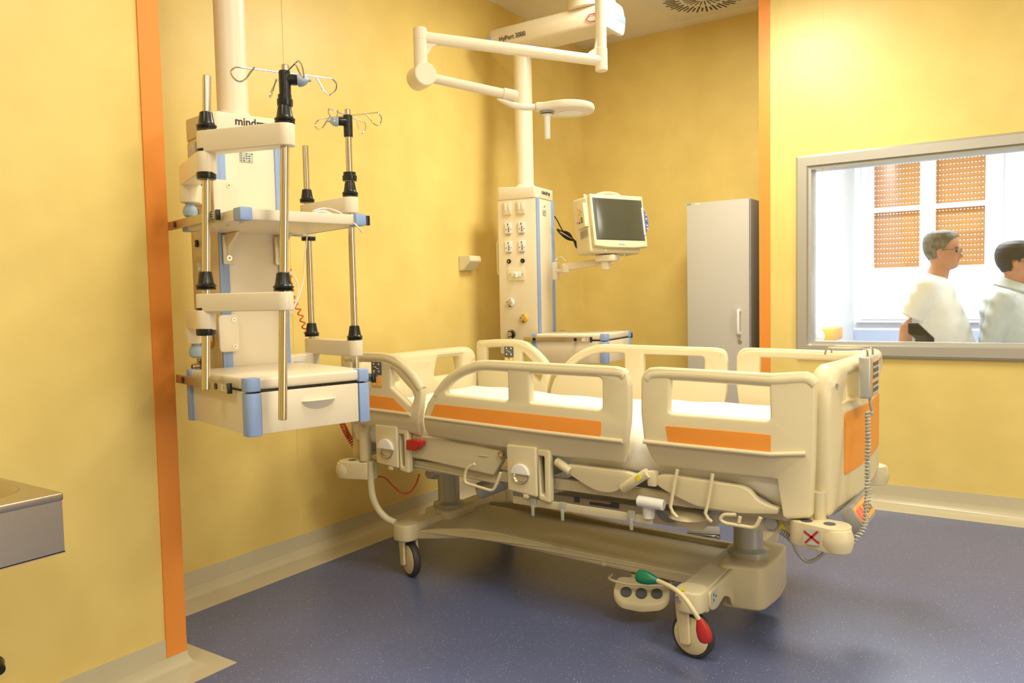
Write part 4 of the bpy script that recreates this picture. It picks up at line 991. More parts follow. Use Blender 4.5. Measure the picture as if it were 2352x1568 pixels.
# cylinder handle and bars beneath foot rail
b_ = B(); cyl(b_, P(1465, 1149, 1, 2.38), P(1525, 1160, 1, 2.38), .0185, n=22, bev=.003); cyl(b_, (P(1490, 1170, 1, 2.40).x, 2.40, .455), (P(1490, 1170, 1, 2.40).x, 2.40, .50), .02, n=18); box(b_, P(1500, 1145, 1, 2.46), (.06, .12, .025), .005); obj('tube_handle', b_, WHITE, bed)
b_ = B()
for pts in ([(1556, 1078), (1549, 1110), (1540, 1163), (1545, 1176), (1556, 1188)], [(1637, 1088), (1630, 1130), (1620, 1178), (1626, 1190), (1635, 1198)]):
    tube(b_, [P(x, y, 1, 2.372) for x, y in pts], .0058, 10)
obj('rail_support_rod', b_, CREAM, bed)
b_ = B(); c0 = P(1583, 1184, 1, 2.48); 
for v_ in [lathe(b_, (c0.x, c0.y, c0.z-.012), (0, 0, 1), [(.05, 0), (.07, .01), (.06, .022), (.03, .03)], 28)]: pass
box(b_, (c0.x, c0.y+.03, c0.z-.03), (.09, .06, .03), .006); obj('pivot_disc', b_, CREAM, bed)
b_ = B()
for k in range(5): tube(b_, smooth([P(1508, 1165+3*k, 1, 2.5), P(1525, 1182+3*k, 1, 2.5), P(1545, 1190+2*k, 1, 2.5), P(1560, 1188, 1, 2.5)], 5), .004, 6)
obj('cable_bundle', b_, MGREY, bed)
def loop(name, pts, y, r_, rad=.02): 
    b_ = B(); tube(b_, fillet([P(x, yy, 1, y) for x, yy in pts], rad), r_, 10); return obj(name, b_, CREAM, bed)
loop('stretcher_loop', [(1090, 1065), (1070, 1076), (1066, 1108), (1133, 1128), (1144, 1102), (1150, 1085)], 2.36, .0058)
loop('stretcher_loop', [(1690, 1182), (1662, 1181), (1653, 1192), (1664, 1201), (1735, 1213), (1747, 1188)], 2.36, .006, .015)
loop('stretcher_loop', [(1700, 1186), (1697, 1200)], 2.36, .0055)
# latch housings under the rails
def latch(px0, px1, pyt, pyb, cx_, cy_, rr):
    y = 2.372
    a_ = P(px0, pyt, 1, y); c2 = P(px1, pyb, 1, y); cc = P(cx_, cy_, 1, y)
    b_ = B(); zt_, zb__ = P(px0, pyt, 1, y).z, P((px0+px1)/2, pyb, 1, y).z
    plate(b_, [rpoly([(a_.x, zb__), (c2.x, zb__-.012), (c2.x, zt_+.02), (a_.x, zt_+.02)], .008)], .05, .006, lambda u, v, w_: (u, y+.025+w_-(.004 if v > cc.z else 0), v)); lo = obj('rail_latch_housing', b_, CREAM, bed)
    b_ = B(); lathe(b_, (cc.x, y+.004, cc.z), (0, -1, 0), [(rr, 0), (rr, .010), (rr*.93, .012), (rr*.80, .009), (rr*.70, -.001)], 32, cap=False); obj('steel_ring', b_, STEEL, lo)
    b_ = B(); lathe(b_, (cc.x, y+.004, cc.z), (0, -1, 0), [(rr*.72, 0), (rr*.70, .0055)], 32); obj('ring_centre', b_, CREAMM, lo)
    b_ = B(); o = [(cc.x+rr*1.04*math.cos(math.pi*i/16), cc.z+rr*1.04*math.sin(math.pi*i/16)) for i in range(17)]; plate(b_, [o], .016, .003, lambda u, v, w_: (u, y-.006+w_, v)); obj('release_cover', b_, WHITE, lo)
    b_ = B(); xx = c2.x
    o = rpoly([(xx+.004, zb__-.02), (xx+.052, zb__-.028), (xx+.052, zt_+.012), (xx+.0, zt_+.012)], .01); h = rpoly([(xx+.014, zb__-.0), (xx+.030, zb__-.004), (xx+.030, zt_-.012), (xx+.006, zt_-.012)], .006)
    plate(b_, [o, h], .03, .005, lambda u, v, w_: (u, y+.02+w_, v)); obj('latch_lever', b_, CREAM, lo)
    b_ = B(); box(b_, (xx+.018, y+.05, (zt_+zb__)/2), (.045, .01, zt_-zb__)); obj('latch_back_plate', b_, BEDGREY, lo)
    b_ = B(); q = P((px0+px1)/2+12, pyb+8, 1, y+.01); box(b_, q, (.022, .02, .014), .003); obj('latch_pin', b_, CREAM, lo)
latch(862, 914, 985, 1066, 888, 1030, .040)
latch(1164, 1233, 1032, 1130, 1197, 1088, .0365)
# red CPR release
b_ = B(); o = rpoly(N2([(938, 1009), (960, 1009), (973, 1013), (972, 1023), (958, 1034), (938, 1031)], 2.375), .003); plate(b_, [o], .03, .003, lambda u, v, w_: (u, 2.375+w_, v)); obj('emergency_release', b_, RED, bed, 'red release handle')
b_ = B(); q = P(1148, 1043, 1, 2.385); lathe(b_, (q.x, 2.40, q.z), (0, -1, 0), [(.012, 0), (.012, .012), (.005, .012), (.005, .008)], 18); obj('pivot_bolt', b_, STEEL, bed)
b_ = B(); q = P(1110, 1046, 1, 2.398); box(b_, q, (.045, .004, .005), .001); q = P(1183, 1111, 1, 2.4); obj('beam_slot', b_, CREAM, bed)
# lifting columns
def lift(x, y, zb_, zt_, r_, base):
    b_ = B(); lathe(b_, (x, y, zb_), (0, 0, 1), [(r_+.022, 0), (r_+.022, .018), (r_+.004, .026), (r_, .03), (r_, zt_-zb_-.03), (r_-.008, zt_-zb_-.03), (r_-.008, zt_-zb_)], 36); return obj('lifting_column', b_, BEDGREY, bed)
HXB, FXB = -2.27, -.945                      # cross beams at head and foot
lift(HXB-.01, 2.83, .235, .50, .050, 0); lift(FXB+.06, 2.83, .245, .44, .052, 0)
b_ = B()
for px, py in ((1700, 1205),): cyl(b_, (-.98, 2.55, .475), (-.55, 2.55, .475), .022, n=18)
cyl(b_, P(985, 1086, 1, 2.55), P(1002, 1088, 1, 2.6), .024, n=18, bev=.004); q = P(1100, 1128, 1, 2.55); cyl(b_, q, q+V((.11, .03, .05)), .034, n=20, bev=.006)
q = P(1770, 1202, 1, 2.44); cyl(b_, q, q+V((0, .1, 0)), .022, n=20, bev=.003); obj('drive_motor', b_, BEDGREY, bed)
b_ = B(); box(b_, (-.72, 2.47, .475), (.25, .04, .05), .004); obj('foot_cross_plate', b_, CREAMM, bed)
q = P(1797, 1208, 1, 2.447); b_ = B(); vs = [b_.verts.new((q.x+a_, 2.447, q.z+c2)) for a_, c2 in ((-.012, -.01), (.012, -.01), (0, .012))]; b_.faces.new(vs); obj('warning_triangle', b_, YELS, bed)
# undercarriage
b_ = B()
def beam(bm, x, y0, y1, z0, z1, w0, arch=.0):
    secs = []
    n_ = 10
    rings = []
    for i in range(n_+1):
        t_ = i/n_; y = y0+(y1-y0)*t_; e = abs(2*t_-1); zt_ = z1; zb_ = z0+(.0 if e > .8 else 0)
        rings.append([bm.verts.new((x+sx*w0/2, y, zz)) for sx, zz in ((-1, zb_), (-1, zt_-.012), (-.8, zt_), (.8, zt_), (1, zt_-.012), (1, zb_))])
    for A_, C2 in zip(rings, rings[1:]):
        for j in range(6): bm.faces.new((A_[j], A_[(j+1) % 6], C2[(j+1) % 6], C2[j]))
    bm.faces.new(rings[0][::-1]); bm.faces.new(rings[-1])
beam(b_, HXB, 2.53, 3.24, .175, .232, .085); beam(b_, FXB, 2.43, 3.24, .160, .232, .10); obj('cross_beam', b_, CREAMM, bed)
b_ = B()
for x, y in ((HXB, 2.52), (HXB, 3.25), (FXB, 2.425), (FXB, 3.25)): plate(b_, [rpoly([(x-.05, y-.05), (x+.05, y-.05), (x+.05, y+.05), (x-.05, y+.05)], .045, 6)], .072, .008, lambda u, v, w_: (u, v, .200+w_))
obj('castor_socket', b_, CREAM, bed)
# longitudinal tray between the beams, widening at the ends
b_ = B()
zt_ = .245; yA, yB_ = 2.63, 3.03
def tray(bm, y, s):
    o = [(-2.235, .200), (-2.10, .222), (-1.97, .238), (-1.85, .232), (-1.5, .216), (-.97, .208), (-.97, .168), (-1.5, .178), (-1.85, .19), (-1.97, .196), (-2.10, .180), (-2.235, .162)]
    plate(bm, [rpoly(o, .01)], .03, .004, lambda u, v, w_: (u, y+w_-(.05*s*max(0, (-1.80-u)/.3) if u < -1.8 else 0)*1.0, v))
tray(b_, yA, 1); tray(b_, yB_, -1)
for x0, x1, z0, z1 in ((-2.235, -1.5, .205, .200), (-1.5, -.99, .200, .190)):
    v = [b_.verts.new(p) for p in ((x0, yA, z0), (x1, yA, z1), (x1, yB_, z1), (x0, yB_, z0), (x0, yA, z0-.02), (x1, yA, z1-.02), (x1, yB_, z1-.02), (x0, yB_, z0-.02))]
    for f in ((0, 1, 2, 3), (7, 6, 5, 4), (0, 4, 5, 1), (2, 6, 7, 3), (1, 5, 6, 2), (0, 3, 7, 4)): b_.faces.new([v[i] for i in f])
obj('base_tray', b_, CREAMM, bed)
q = P(1277, 1264, 1, yA-.016); b_ = B(); box(b_, (q.x, yA-.0158, q.z), (.062, .001, .034)); obj('tray_sticker', b_, STICK, bed)
b_ = B(); box(b_, (q.x, yA-.0168, q.z+.012), (.052, .001, .002)); 
for s in (-1, 1): cyl(b_, (q.x+s*.017, yA-.0165, q.z-.010), (q.x+s*.017, yA-.0175, q.z-.010), .004, n=12); box(b_, (q.x+s*.017, yA-.0168, q.z+.0), (.002, .001, .014))
obj('sticker_print', b_, INK, bed)
b_ = B(); box(b_, (q.x, yA-.0172, q.z+.003), (.014, .001, .010)); obj('sticker_mark', b_, RED, bed)
q = P(1387, 1290, 1, yA-.016); b_ = B(); box(b_, (q.x, yA-.018, q.z), (.02, .006, .03), .004); obj('tray_clip', b_, CREAM, bed)
# column foot housings
b_ = B(); plate(b_, [rpoly([(FXB+.0, 2.66), (FXB+.155, 2.69), (FXB+.17, 2.85), (FXB+.155, 3.01), (FXB+.0, 3.03)], .04, 6)], .155, .012, lambda u, v, w_: (u, v, .1675+w_)); 
plate(b_, [rpoly([(HXB-.08, 2.72), (HXB+.07, 2.72), (HXB+.07, 2.95), (HXB-.08, 2.95)], .04, 6)], .05, .012, lambda u, v, w_: (u, v, .215+w_)); obj('column_housing', b_, CREAMM, bed)
b_ = B(); plate(b_, [rpoly([(2.44, .165), (2.44, .225), (2.74, .235), (2.74, .10), (2.665, .10), (2.635, .145), (2.575, .170), (2.50, .150)], .02, 5)], .012, .002, lambda u, v, w_: (FXB+.052+w_, u, v)); obj('beam_gusset', b_, CREAMM, bed)
# castors
def castor(x, y, ang, z_top, big=False):
    Fc = M.Translation((x, y, 0)) @ M.Rotation(R(ang), 4, 'Z')       # wheel rolls along local x, axle local y
    r_ = .075
    b_ = B(); prof = [(r_-.016, -.016), (r_-.004, -.015), (r_, -.008), (r_, .008), (r_-.004, .015), (r_-.016, .016)]
    lathe(b_, (0, 0, r_), (0, 1, 0), prof, 48); b_.transform(Fc); ty = obj('castor', b_, RUBBER, bed, 'castor wheel with dark tyre')
    b_ = B(); lathe(b_, (0, 0, r_), (0, 1, 0), [(.02, -.023), (.05, -.022), (r_-.013, -.017), (r_-.013, .017), (.05, .022), (.02, .023)], 40); b_.transform(Fc); obj('wheel_cover', b_, CREAM, ty)
    b_ = B(); lathe(b_, (-.03, -.0, z_top), (0, 0, -1), [(.024, 0), (.024, z_top-.13), (.022, z_top-.125)], 24)
    plate(b_, [rpoly([(.006, .05), (-.030, .045), (-.046, .165), (.0, .165)], .01)], .012, .003, lambda u, v, w_: (u, -.031+w_, v)); plate(b_, [rpoly([(.006, .05), (-.030, .045), (-.046, .165), (.0, .165)], .01)], .012, .003, lambda u, v, w_: (u, .031+w_, v)); box(b_, (-.022, 0, .162), (.044, .07, .012), .004)
    b_.transform(Fc); obj('castor_fork', b_, CREAM, ty)
    return ty
castor(-2.285, 2.56, 98, .24) if 0 else None
castor(-2.262, 2.535, -24, .175); castor(-.945, 2.437, -8, .17); castor(-.935, 3.235, -20, .175); castor(-2.26, 3.27, -40, .175)
# brake pedals: near right corner (green and red ends), far right (red)
def pedal(pts, y, ends):
    b_ = B(); tube(b_, smooth([PD(x, yy, d) for x, yy, d in pts], 6), .0075, 12); pd = obj('brake_lever', b_, CREAM, bed)
    for (x0, y0_, d0), (x1, y1_, d1), mt_, nm_ in ends:
        a_, c2 = PD(x0, y0_, d0), PD(x1, y1_, d1); d_ = (c2-a_); L_ = d_.length
        s_ = d_.cross(V((.35, -.8, .45))).normalized(); h_ = s_.cross(d_).normalized()
        b_ = B(); secs = []
        for t_, w_, hh in ((0, .009, .009), (.15, .013, .011), (.40, .020, .012), (.70, .0225, .012), (.90, .019, .010), (1, .009, .005)):
            secs.append((a_+d_*t_, s_*w_ if mt_ is not RED or 1 else s_*w_, h_*hh))
        loft(b_, secs, 20); obj('pedal_pad', b_, mt_, pd, nm_)
pedal([(1510, 1333, 2.50), (1545, 1350, 2.42), (1570, 1370, 2.38), (1590, 1398, 2.36), (1607, 1425, 2.36)], 0, [((1512, 1334, 2.50), (1460, 1320, 2.54), GREEN, 'green pedal pad'), ((1606, 1420, 2.36), (1624, 1476, 2.36), RED, 'red pedal pad')])
pedal([(1735, 1215, 3.05), (1750, 1248, 3.02), (1762, 1270, 3.0), (1773, 1284, 2.98)], 0, [((1757, 1252, 3.0), (1776, 1286, 2.97), RED, 'red pedal pad')])
q = P(1557, 1377, 1, 2.37); b_ = B(); lathe(b_, (q.x, 2.377, q.z), (0, -1, 0), [(.011, 0), (.011, .006), (.009, .010)], 8); obj('pedal_bolt', b_, STEEL, bed)
q = P(1568, 1353, 2, .2372); b_ = B(); vs = [b_.verts.new((q.x+a_, q.y+c2, .2372)) for a_, c2 in ((-.015, -.012), (.013, -.013), (.0, .016))]; b_.faces.new(vs); obj('warning_triangle', b_, YELS, bed)
q = P(1602, 1364, 0, FXB+.06); b_ = B(); box(b_, (FXB+.0595, 2.475, .200), (.001, .05, .04)); obj('brake_sticker', b_, STICK, bed)
b_ = B(); 
for dy, dz, in ((-.01, .01), (-.01, -.008), (.01, .0)): box(b_, (FXB+.0605, 2.475+dy, .200+dz), (.0008, .006, .008))
obj('sticker_print', b_, INK, bed)
# foot control boards (near and far), oval with three buttons
def footctl(cx, cy, cz, rot, near):
    Fc = M.Translation((cx, cy, cz)) @ M.Rotation(R(rot), 4, 'Z')
    b_ = B(); o = rpoly([(-.105, -.03), (-.075, -.060), (0, -.070), (.075, -.060), (.105, -.03), (.09, .025), (-.09, .025)], .02, 5)
    plate(b_, [o], .03, .008, lambda u, v, w_: (u, v, w_+v*.75)); b_.transform(Fc); fo = obj('foot_control', b_, CREAM if near else MGREY, bed)
    b_ = B()
    for i in (-1, 0, 1): cyl(b_, (i*.055, -.026+abs(i)*.004, -.019), (i*.055, -.0385+abs(i)*.004, -.0025), .0205, n=24, bev=.002)
    b_.transform(Fc); obj('foot_button', b_, DGREY if near else MGREY, fo)
    b_ = B(); tube(b_, smooth([(-.11, .04, .03), (-.115, -.02, .035), (-.06, -.045, .03), (.02, -.05, .03), (.09, -.045, .03), (.115, -.0, .035), (.11, .04, .03)] if near else [(-.09, .04, .01), (-.085, -.05, .05), (0, -.065, .055), (.085, -.05, .05), (.09, .04, .01)], 5), .005, 10); b_.transform(Fc); obj('guard_wire', b_, STEEL if not near else CREAMM, fo)
    b_ = B(); box(b_, (.03, .09, .02), (.14, .12, .035), .006); b_.transform(Fc); obj('control_arm', b_, CREAMM if near else MGREY, fo)
q = P(1474, 1350, 2, .125); footctl(q.x, q.y, q.z, 22, True)
q = P(1600, 1248, 2, .11); footctl(q.x, q.y, q.z, 20, False)
# curved guard tubes at the head end
b_ = B(); 
for y in (2.44, 3.28):
    pts = [P(852, 1060, 1, 2.40), P(852, 1105, 1, 2.40), P(856, 1140, 1, 2.40), P(868, 1168, 1, 2.41), P(888, 1190, 1, 2.42), P(908, 1200, 1, 2.43)]
    tube(b_, smooth([V((p.x, p.y+(y-2.44)*.98, p.z)) for p in pts], 6), .0145, 14)
obj('guard_tube', b_, CREAMM, bed)
b_ = B(); tube(b_, smooth([P(868, 1093, 1, 2.44), P(885, 1098, 1, 2.44), P(903, 1116, 1, 2.44), P(922, 1131, 1, 2.45), P(941, 1130, 1, 2.46), P(955, 1112, 1, 2.47), P(963, 1088, 1, 2.48)], 6), .0034, 8); rc = obj('red_cord', b_, REDCORD, bed, 'red hanging cord')
b_ = B(); q = P(863, 1094, 1, 2.44); box(b_, q, (.024, .012, .014), .002); obj('cord_plug', b_, DGREY, rc)
# mains coil at the foot
b_ = B(); coil(b_, [P(1792, 1218, 1, 2.45), P(1806, 1228, 1, 2.45), P(1822, 1242, 1, 2.45)], .0085, .003, .0075); tube(b_, smooth([P(1818, 1236, 1, 2.45), P(1828, 1262, 1, 2.45), P(1845, 1284, 1, 2.46), P(1862, 1289, 1, 2.46), P(1880, 1280, 1, 2.46), P(1894, 1268, 1, 2.46)], 6), .0055, 10); obj('control_cord', b_, BEDGREY, bed)

# mattress in its white sheet
def mattress():
    bm = B(); x0, x1, y0, y1 = -2.46, -.615, 2.445, 3.275; nx_, ny_ = 60, 26
    top = []; 
    def zt(x, y):
        t_ = (x-x0)/(x1-x0); return .735-.018*math.sin(min(1, max(0, (t_-.2)/.4))*math.pi)*.6 + .012*(1 if t_ < .12 else math.exp(-(t_-.12)*12))
    rng = random.Random(2)
    for i in range(nx_+1):
        row = []
        for j in range(ny_+1):
            x = x0+(x1-x0)*i/nx_; y = y0+(y1-y0)*j/ny_
            e = min(x-x0, x1-x, y-y0, y1-y); dz = -.028*max(0, 1-e/.04)**2
            wv = .003*math.sin(x*23+math.sin(y*9)*1.5)*math.sin(y*13+x*5)
            row.append(bm.verts.new((x, y, zt(x, y)+dz+wv)))
        top.append(row)
    for i in range(nx_):
        for j in range(ny_): bm.faces.new((top[i][j], top[i+1][j], top[i+1][j+1], top[i][j+1]))
    ring = [top[i][0] for i in range(nx_+1)]+[top[nx_][j] for j in range(1, ny_+1)]+[top[i][ny_] for i in range(nx_-1, -1, -1)]+[top[0][j] for j in range(ny_-1, 0, -1)]
    prev = ring; cxx, cyy = (x0+x1)/2, (y0+y1)/2
    for k, (off, z) in enumerate(((.012, .69), (.020, .665), (.018, .63), (.012, .60), (-.01, .585))):
        new = []
        for v in ring:
            x, y = v.co.x, v.co.y; dx = (1 if x > x1-.001 else -1 if x < x0+.001 else 0); dy = (1 if y > y1-.001 else -1 if y < y0+.001 else 0)
            zz_ = z - (.10*max(0, (x+.80)/.22)*(k/4) if x > -.80 else 0)*(1 if k > 0 else 0)
            fold = .004*math.sin(x*31+y*27+k)
            new.append(bm.verts.new((x+dx*(off+fold), y+dy*(off+fold), zz_+.004*math.sin(x*17+y*11))))
        L_ = len(ring)
        for i in range(L_): bm.faces.new((prev[i], prev[(i+1) % L_], new[(i+1) % L_], new[i]))
        prev = new
    bm.faces.new(prev)
    return solo('mattress', bm, SHEET, 'mattress in a smooth white fitted sheet on the hospital bed', 'mattress', (-1.5, 2.86, .6), ang=60)
mattress()

# handset hanging on the foot board
t = thing('bed_handset', 'grey bed remote with orange keypad hooked over the foot board', 'remote control', M.Translation((-.478, 2.745, .99)))
hy0, hy1 = 2.59, 2.73; Ft = M.Translation((-.452, (hy0+hy1)/2, .930))
b_ = B(); plate(b_, [rpoly([(-.066, -.018), (.066, -.018), (.072, 0), (.066, .018), (-.066, .018), (-.072, 0)], .012)], .128, .006, lambda u, v, w_: (v, u, w_)); b_.transform(Ft); hs = obj('handset_body', b_, BEDGREY, t)
b_ = B(); box(b_, (.0185, 0, .0), (.003, .11, .112), .001); b_.transform(Ft); ky = obj('keypad', b_, ORG2, hs)
b_ = B(); box(b_, (.0203, 0, .02), (.001, .095, .05)); box(b_, (.0203, 0, -.035), (.001, .095, .035)); b_.transform(Ft); obj('key_field', b_, DGREY, hs)
b_ = B()
for i in range(5):
    for j in range(6): box(b_, (.0212, -.038+.019*i, .05-.020*j), (.0008, .008, .007))
b_.transform(Ft); obj('key_symbols', b_, WHITE, hs)
b_ = B()
for dy in (-.045, .045):
    tube(b_, fillet([Ft @ V((.004, dy, .06)), Ft @ V((.004, dy, .088)), Ft @ V((-.115, dy, .088)), Ft @ V((-.12, dy, .066))], .014), .0032, 8)
obj('wire_hook', b_, BRUSH, t)
a_ = PD(1997, 900, 2.62)
b_ = B(); tube(b_, smooth([Ft @ V((.005, -.01, -.06)), Ft @ V((.008, -.012, -.09)), Ft @ V((.014, -.014, -.115)), PD(1993, 946, 2.37)], 5), .0045, 8)
coil(b_, [PD(1993, 944, 2.37), PD(1994, 1000, 2.35), PD(1993, 1060, 2.34), PD(1993, 1130, 2.32), PD(1990, 1180, 2.29), PD(1984, 1212, 2.28), PD(1970, 1233, 2.27), PD(1957, 1246, 2.27)], .0068, .0028, .0105, 6, 9)
obj('coiled_cord', b_, BEDGREY, t)

# ------------------------------------------------------------------ people beyond the glass
def remesh(bm, vox):
    bmesh.ops.recalc_face_normals(bm, faces=bm.faces)
    me = bpy.data.meshes.new('r'); bm.to_mesh(me); bm.free(); ob = bpy.data.objects.new('r', me); COL.objects.link(ob)
    md_ = ob.modifiers.new('r', 'REMESH'); md_.mode = 'VOXEL'; md_.voxel_size = vox
    sm = ob.modifiers.new('s', 'SMOOTH'); sm.iterations = 2; sm.factor = .5
    dg = bpy.context.evaluated_depsgraph_get(); m2 = bpy.data.meshes.new_from_object(ob.evaluated_get(dg), depsgraph=dg)
    t_ = bmesh.new(); t_.from_mesh(m2); bpy.data.objects.remove(ob); bpy.data.meshes.remove(me); bpy.data.meshes.remove(m2); return t_
def limb(bm, pts, n=16):
    """pts: (x,y,z,r)"""
    p = [V(q[:3]) for q in pts]; secs = []
    for i, q in enumerate(p):
        d = (p[min(i+1, len(p)-1)]-p[max(i-1, 0)]).normalized(); x, y, _ = basis(d); secs.append((q, x*pts[i][3], y*pts[i][3]))
    loft(bm, secs, n)
def head(bm, hx, hy, ztop, s=1.0, lift_=0):
    """profile facing +x; hx is the ear axis"""
    prof = [ # dz below crown, back extent, front extent, half width
        (0.000, -.012, .012, .01), (.004, -.045, .036, .036), (.011, -.066, .054, .050), (.022, -.084, .069, .063), (.045, -.098, .084, .072), (.075, -.104, .090, .076),
        (.100, -.104, .090, .077), (.112, -.102, .088, .077), (.120, -.100, .086, .076), (.135, -.097, .092, .075), (.150, -.092, .093, .073),
        (.160, -.086, .090, .071), (.170, -.080, .090, .069), (.180, -.074, .093, .067), (.188, -.070, .089, .065), (.196, -.068, .091, .062), (.208, -.066, .086, .056),
        (.220, -.064, .086, .049), (.230, -.062, .078, .042), (.240, -.060, .055, .036)]
    rings = []; n = 32
    for dz, bk, ft, hw in prof:
        ring = []
        for i in range(n):
            a_ = 2*math.pi*i/n; ca, sa = math.cos(a_), math.sin(a_)
            x = (ft if ca > 0 else -bk)*ca; y = hw*sa*(1-.18*max(0, ca)**2)
            ring.append(bm.verts.new((hx+x*s, hy+y*s, ztop-dz*s)))
        rings.append(ring)
    for A_, C2 in zip(rings, rings[1:]):
        for i in range(n): bm.faces.new((A_[i], A_[(i+1) % n], C2[(i+1) % n], C2[i]))
    bm.faces.new(rings[0]); bm.faces.new(rings[-1][::-1])
    # nose
    loft(bm, [(V((hx+.082*s, hy, ztop-.118*s)), V((.010*s, 0, 0)), V((0, .008*s, 0))), (V((hx+.092*s, hy, ztop-.140*s)), V((.012*s, 0, 0)), V((0, .010*s, 0))), (V((hx+.106*s, hy, ztop-.158*s)), V((.014*s, 0, 0)), V((0, .015*s, 0))), (V((hx+.092*s, hy, ztop-.170*s)), V((.014*s, 0, 0)), V((0, .014*s, 0)))], 12)
    for sg in (-1, 1):                       # ears, brow
        loft(bm, [(V((hx-.004*s, hy+sg*.076*s, ztop-.112*s)), V((.008*s, 0, 0)), V((0, .006*s, 0))), (V((hx-.008*s, hy+sg*.082*s, ztop-.128*s)), V((.018*s, 0, 0)), V((0, .008*s, 0))), (V((hx-.004*s, hy+sg*.080*s, ztop-.150*s)), V((.015*s, 0, 0)), V((0, .007*s, 0))), (V((hx+.0, hy+sg*.076*s, ztop-.168*s)), V((.007*s, 0, 0)), V((0, .005*s, 0)))], 12)
def hair_shell(hx, hy, ztop, s, low, front, thick=.010):
    bm = B(); prof = [(0.000, -.012, .012, .01), (.004, -.045, .036, .036), (.011, -.066, .054, .050), (.022, -.084, .069, .063), (.045, -.098, .084, .072), (.075, -.104, .090, .076), (.100, -.104, .090, .077), (.125, -.100, .086, .076), (.150, -.092, .08, .073), (.170, -.080, .08, .069), (.19, -.070, .08, .060)]
    p2 = []
    for a_, c2 in zip(prof, prof[1:]):
        for j in range(4): p2.append(tuple(a_[k]+(c2[k]-a_[k])*j/4 for k in range(4)))
    prof = p2+[prof[-1]]
    n = 96; rings = []
    for dz, bk, ft, hw in prof:
        ring = []
        for i in range(n):
            a_ = 2*math.pi*i/n-math.pi; ca, sa = math.cos(a_), math.sin(a_); k = 1+thick/.085
            x = (ft if ca > 0 else -bk)*ca*k; y = hw*sa*(1-.18*max(0, ca)**2)*k
            ring.append(bm.verts.new((hx+x*s, hy+y*s, ztop+thick*s*.8-dz*s)))
        rings.append(ring)
    for k, (A_, C2) in enumerate(zip(rings, rings[1:])):
        dz = (prof[k][0]+prof[k+1][0])/2
        for i in range(n):
            a_ = 2*math.pi*(i+.5)/n-math.pi; ca = math.cos(a_)+.03*math.sin(i*7.3)
            # kept: crown, back, temples
            lim = front(ca)
            if dz < lim: bm.faces.new((A_[i], A_[(i+1) % n], C2[(i+1) % n], C2[i]))
    bm.faces.new(rings[0])
    bmesh.ops.delete(bm, geom=[v for v in bm.verts if not v.link_faces], context='VERTS')
    bmesh.ops.recalc_face_normals(bm, faces=bm.faces); return bm
def hand(bm, p, d, s=1.0, side=-1, curl=.5):
    """palm and five bent fingers; p wrist, d direction"""
    d = V(d).normalized(); sx_, sy_, _ = basis(d); a_, c2 = sx_, sy_
    loft(bm, [(V(p), a_*.026*s, c2*.018*s), (V(p)+d*.03*s, a_*.036*s, c2*.016*s), (V(p)+d*.075*s, a_*.042*s, c2*.015*s), (V(p)+d*.09*s, a_*.038*s, c2*.011*s)], 14)
    for k, (off, L_) in enumerate(((-.030, .062), (-.010, .072), (.010, .068), (.029, .052))):
        q = V(p)+d*.082*s+a_*off*s; e1 = q+(d*(1-curl*.3)+c2*curl*.4).normalized()*L_*.45*s; e2_ = e1+(d*(1-curl)+c2*curl).normalized()*L_*.32*s; e3 = e2_+(d*(.8-curl)+c2*(curl+.3)).normalized()*L_*.25*s
        limb(bm, [(*q, .0092*s), (*e1, .0085*s), (*e2_, .0078*s), (*e3, .006*s)], 10)
    q = V(p)+d*.025*s-a_*.03*s; e1 = q+(d*.7-a_*.6+c2*.3).normalized()*.035*s; e2_ = e1+(d*.9-a_*.1+c2*.5).normalized()*.03*s
    limb(bm, [(*q, .012*s), (*e1, .0105*s), (*e2_, .0075*s)], 10)
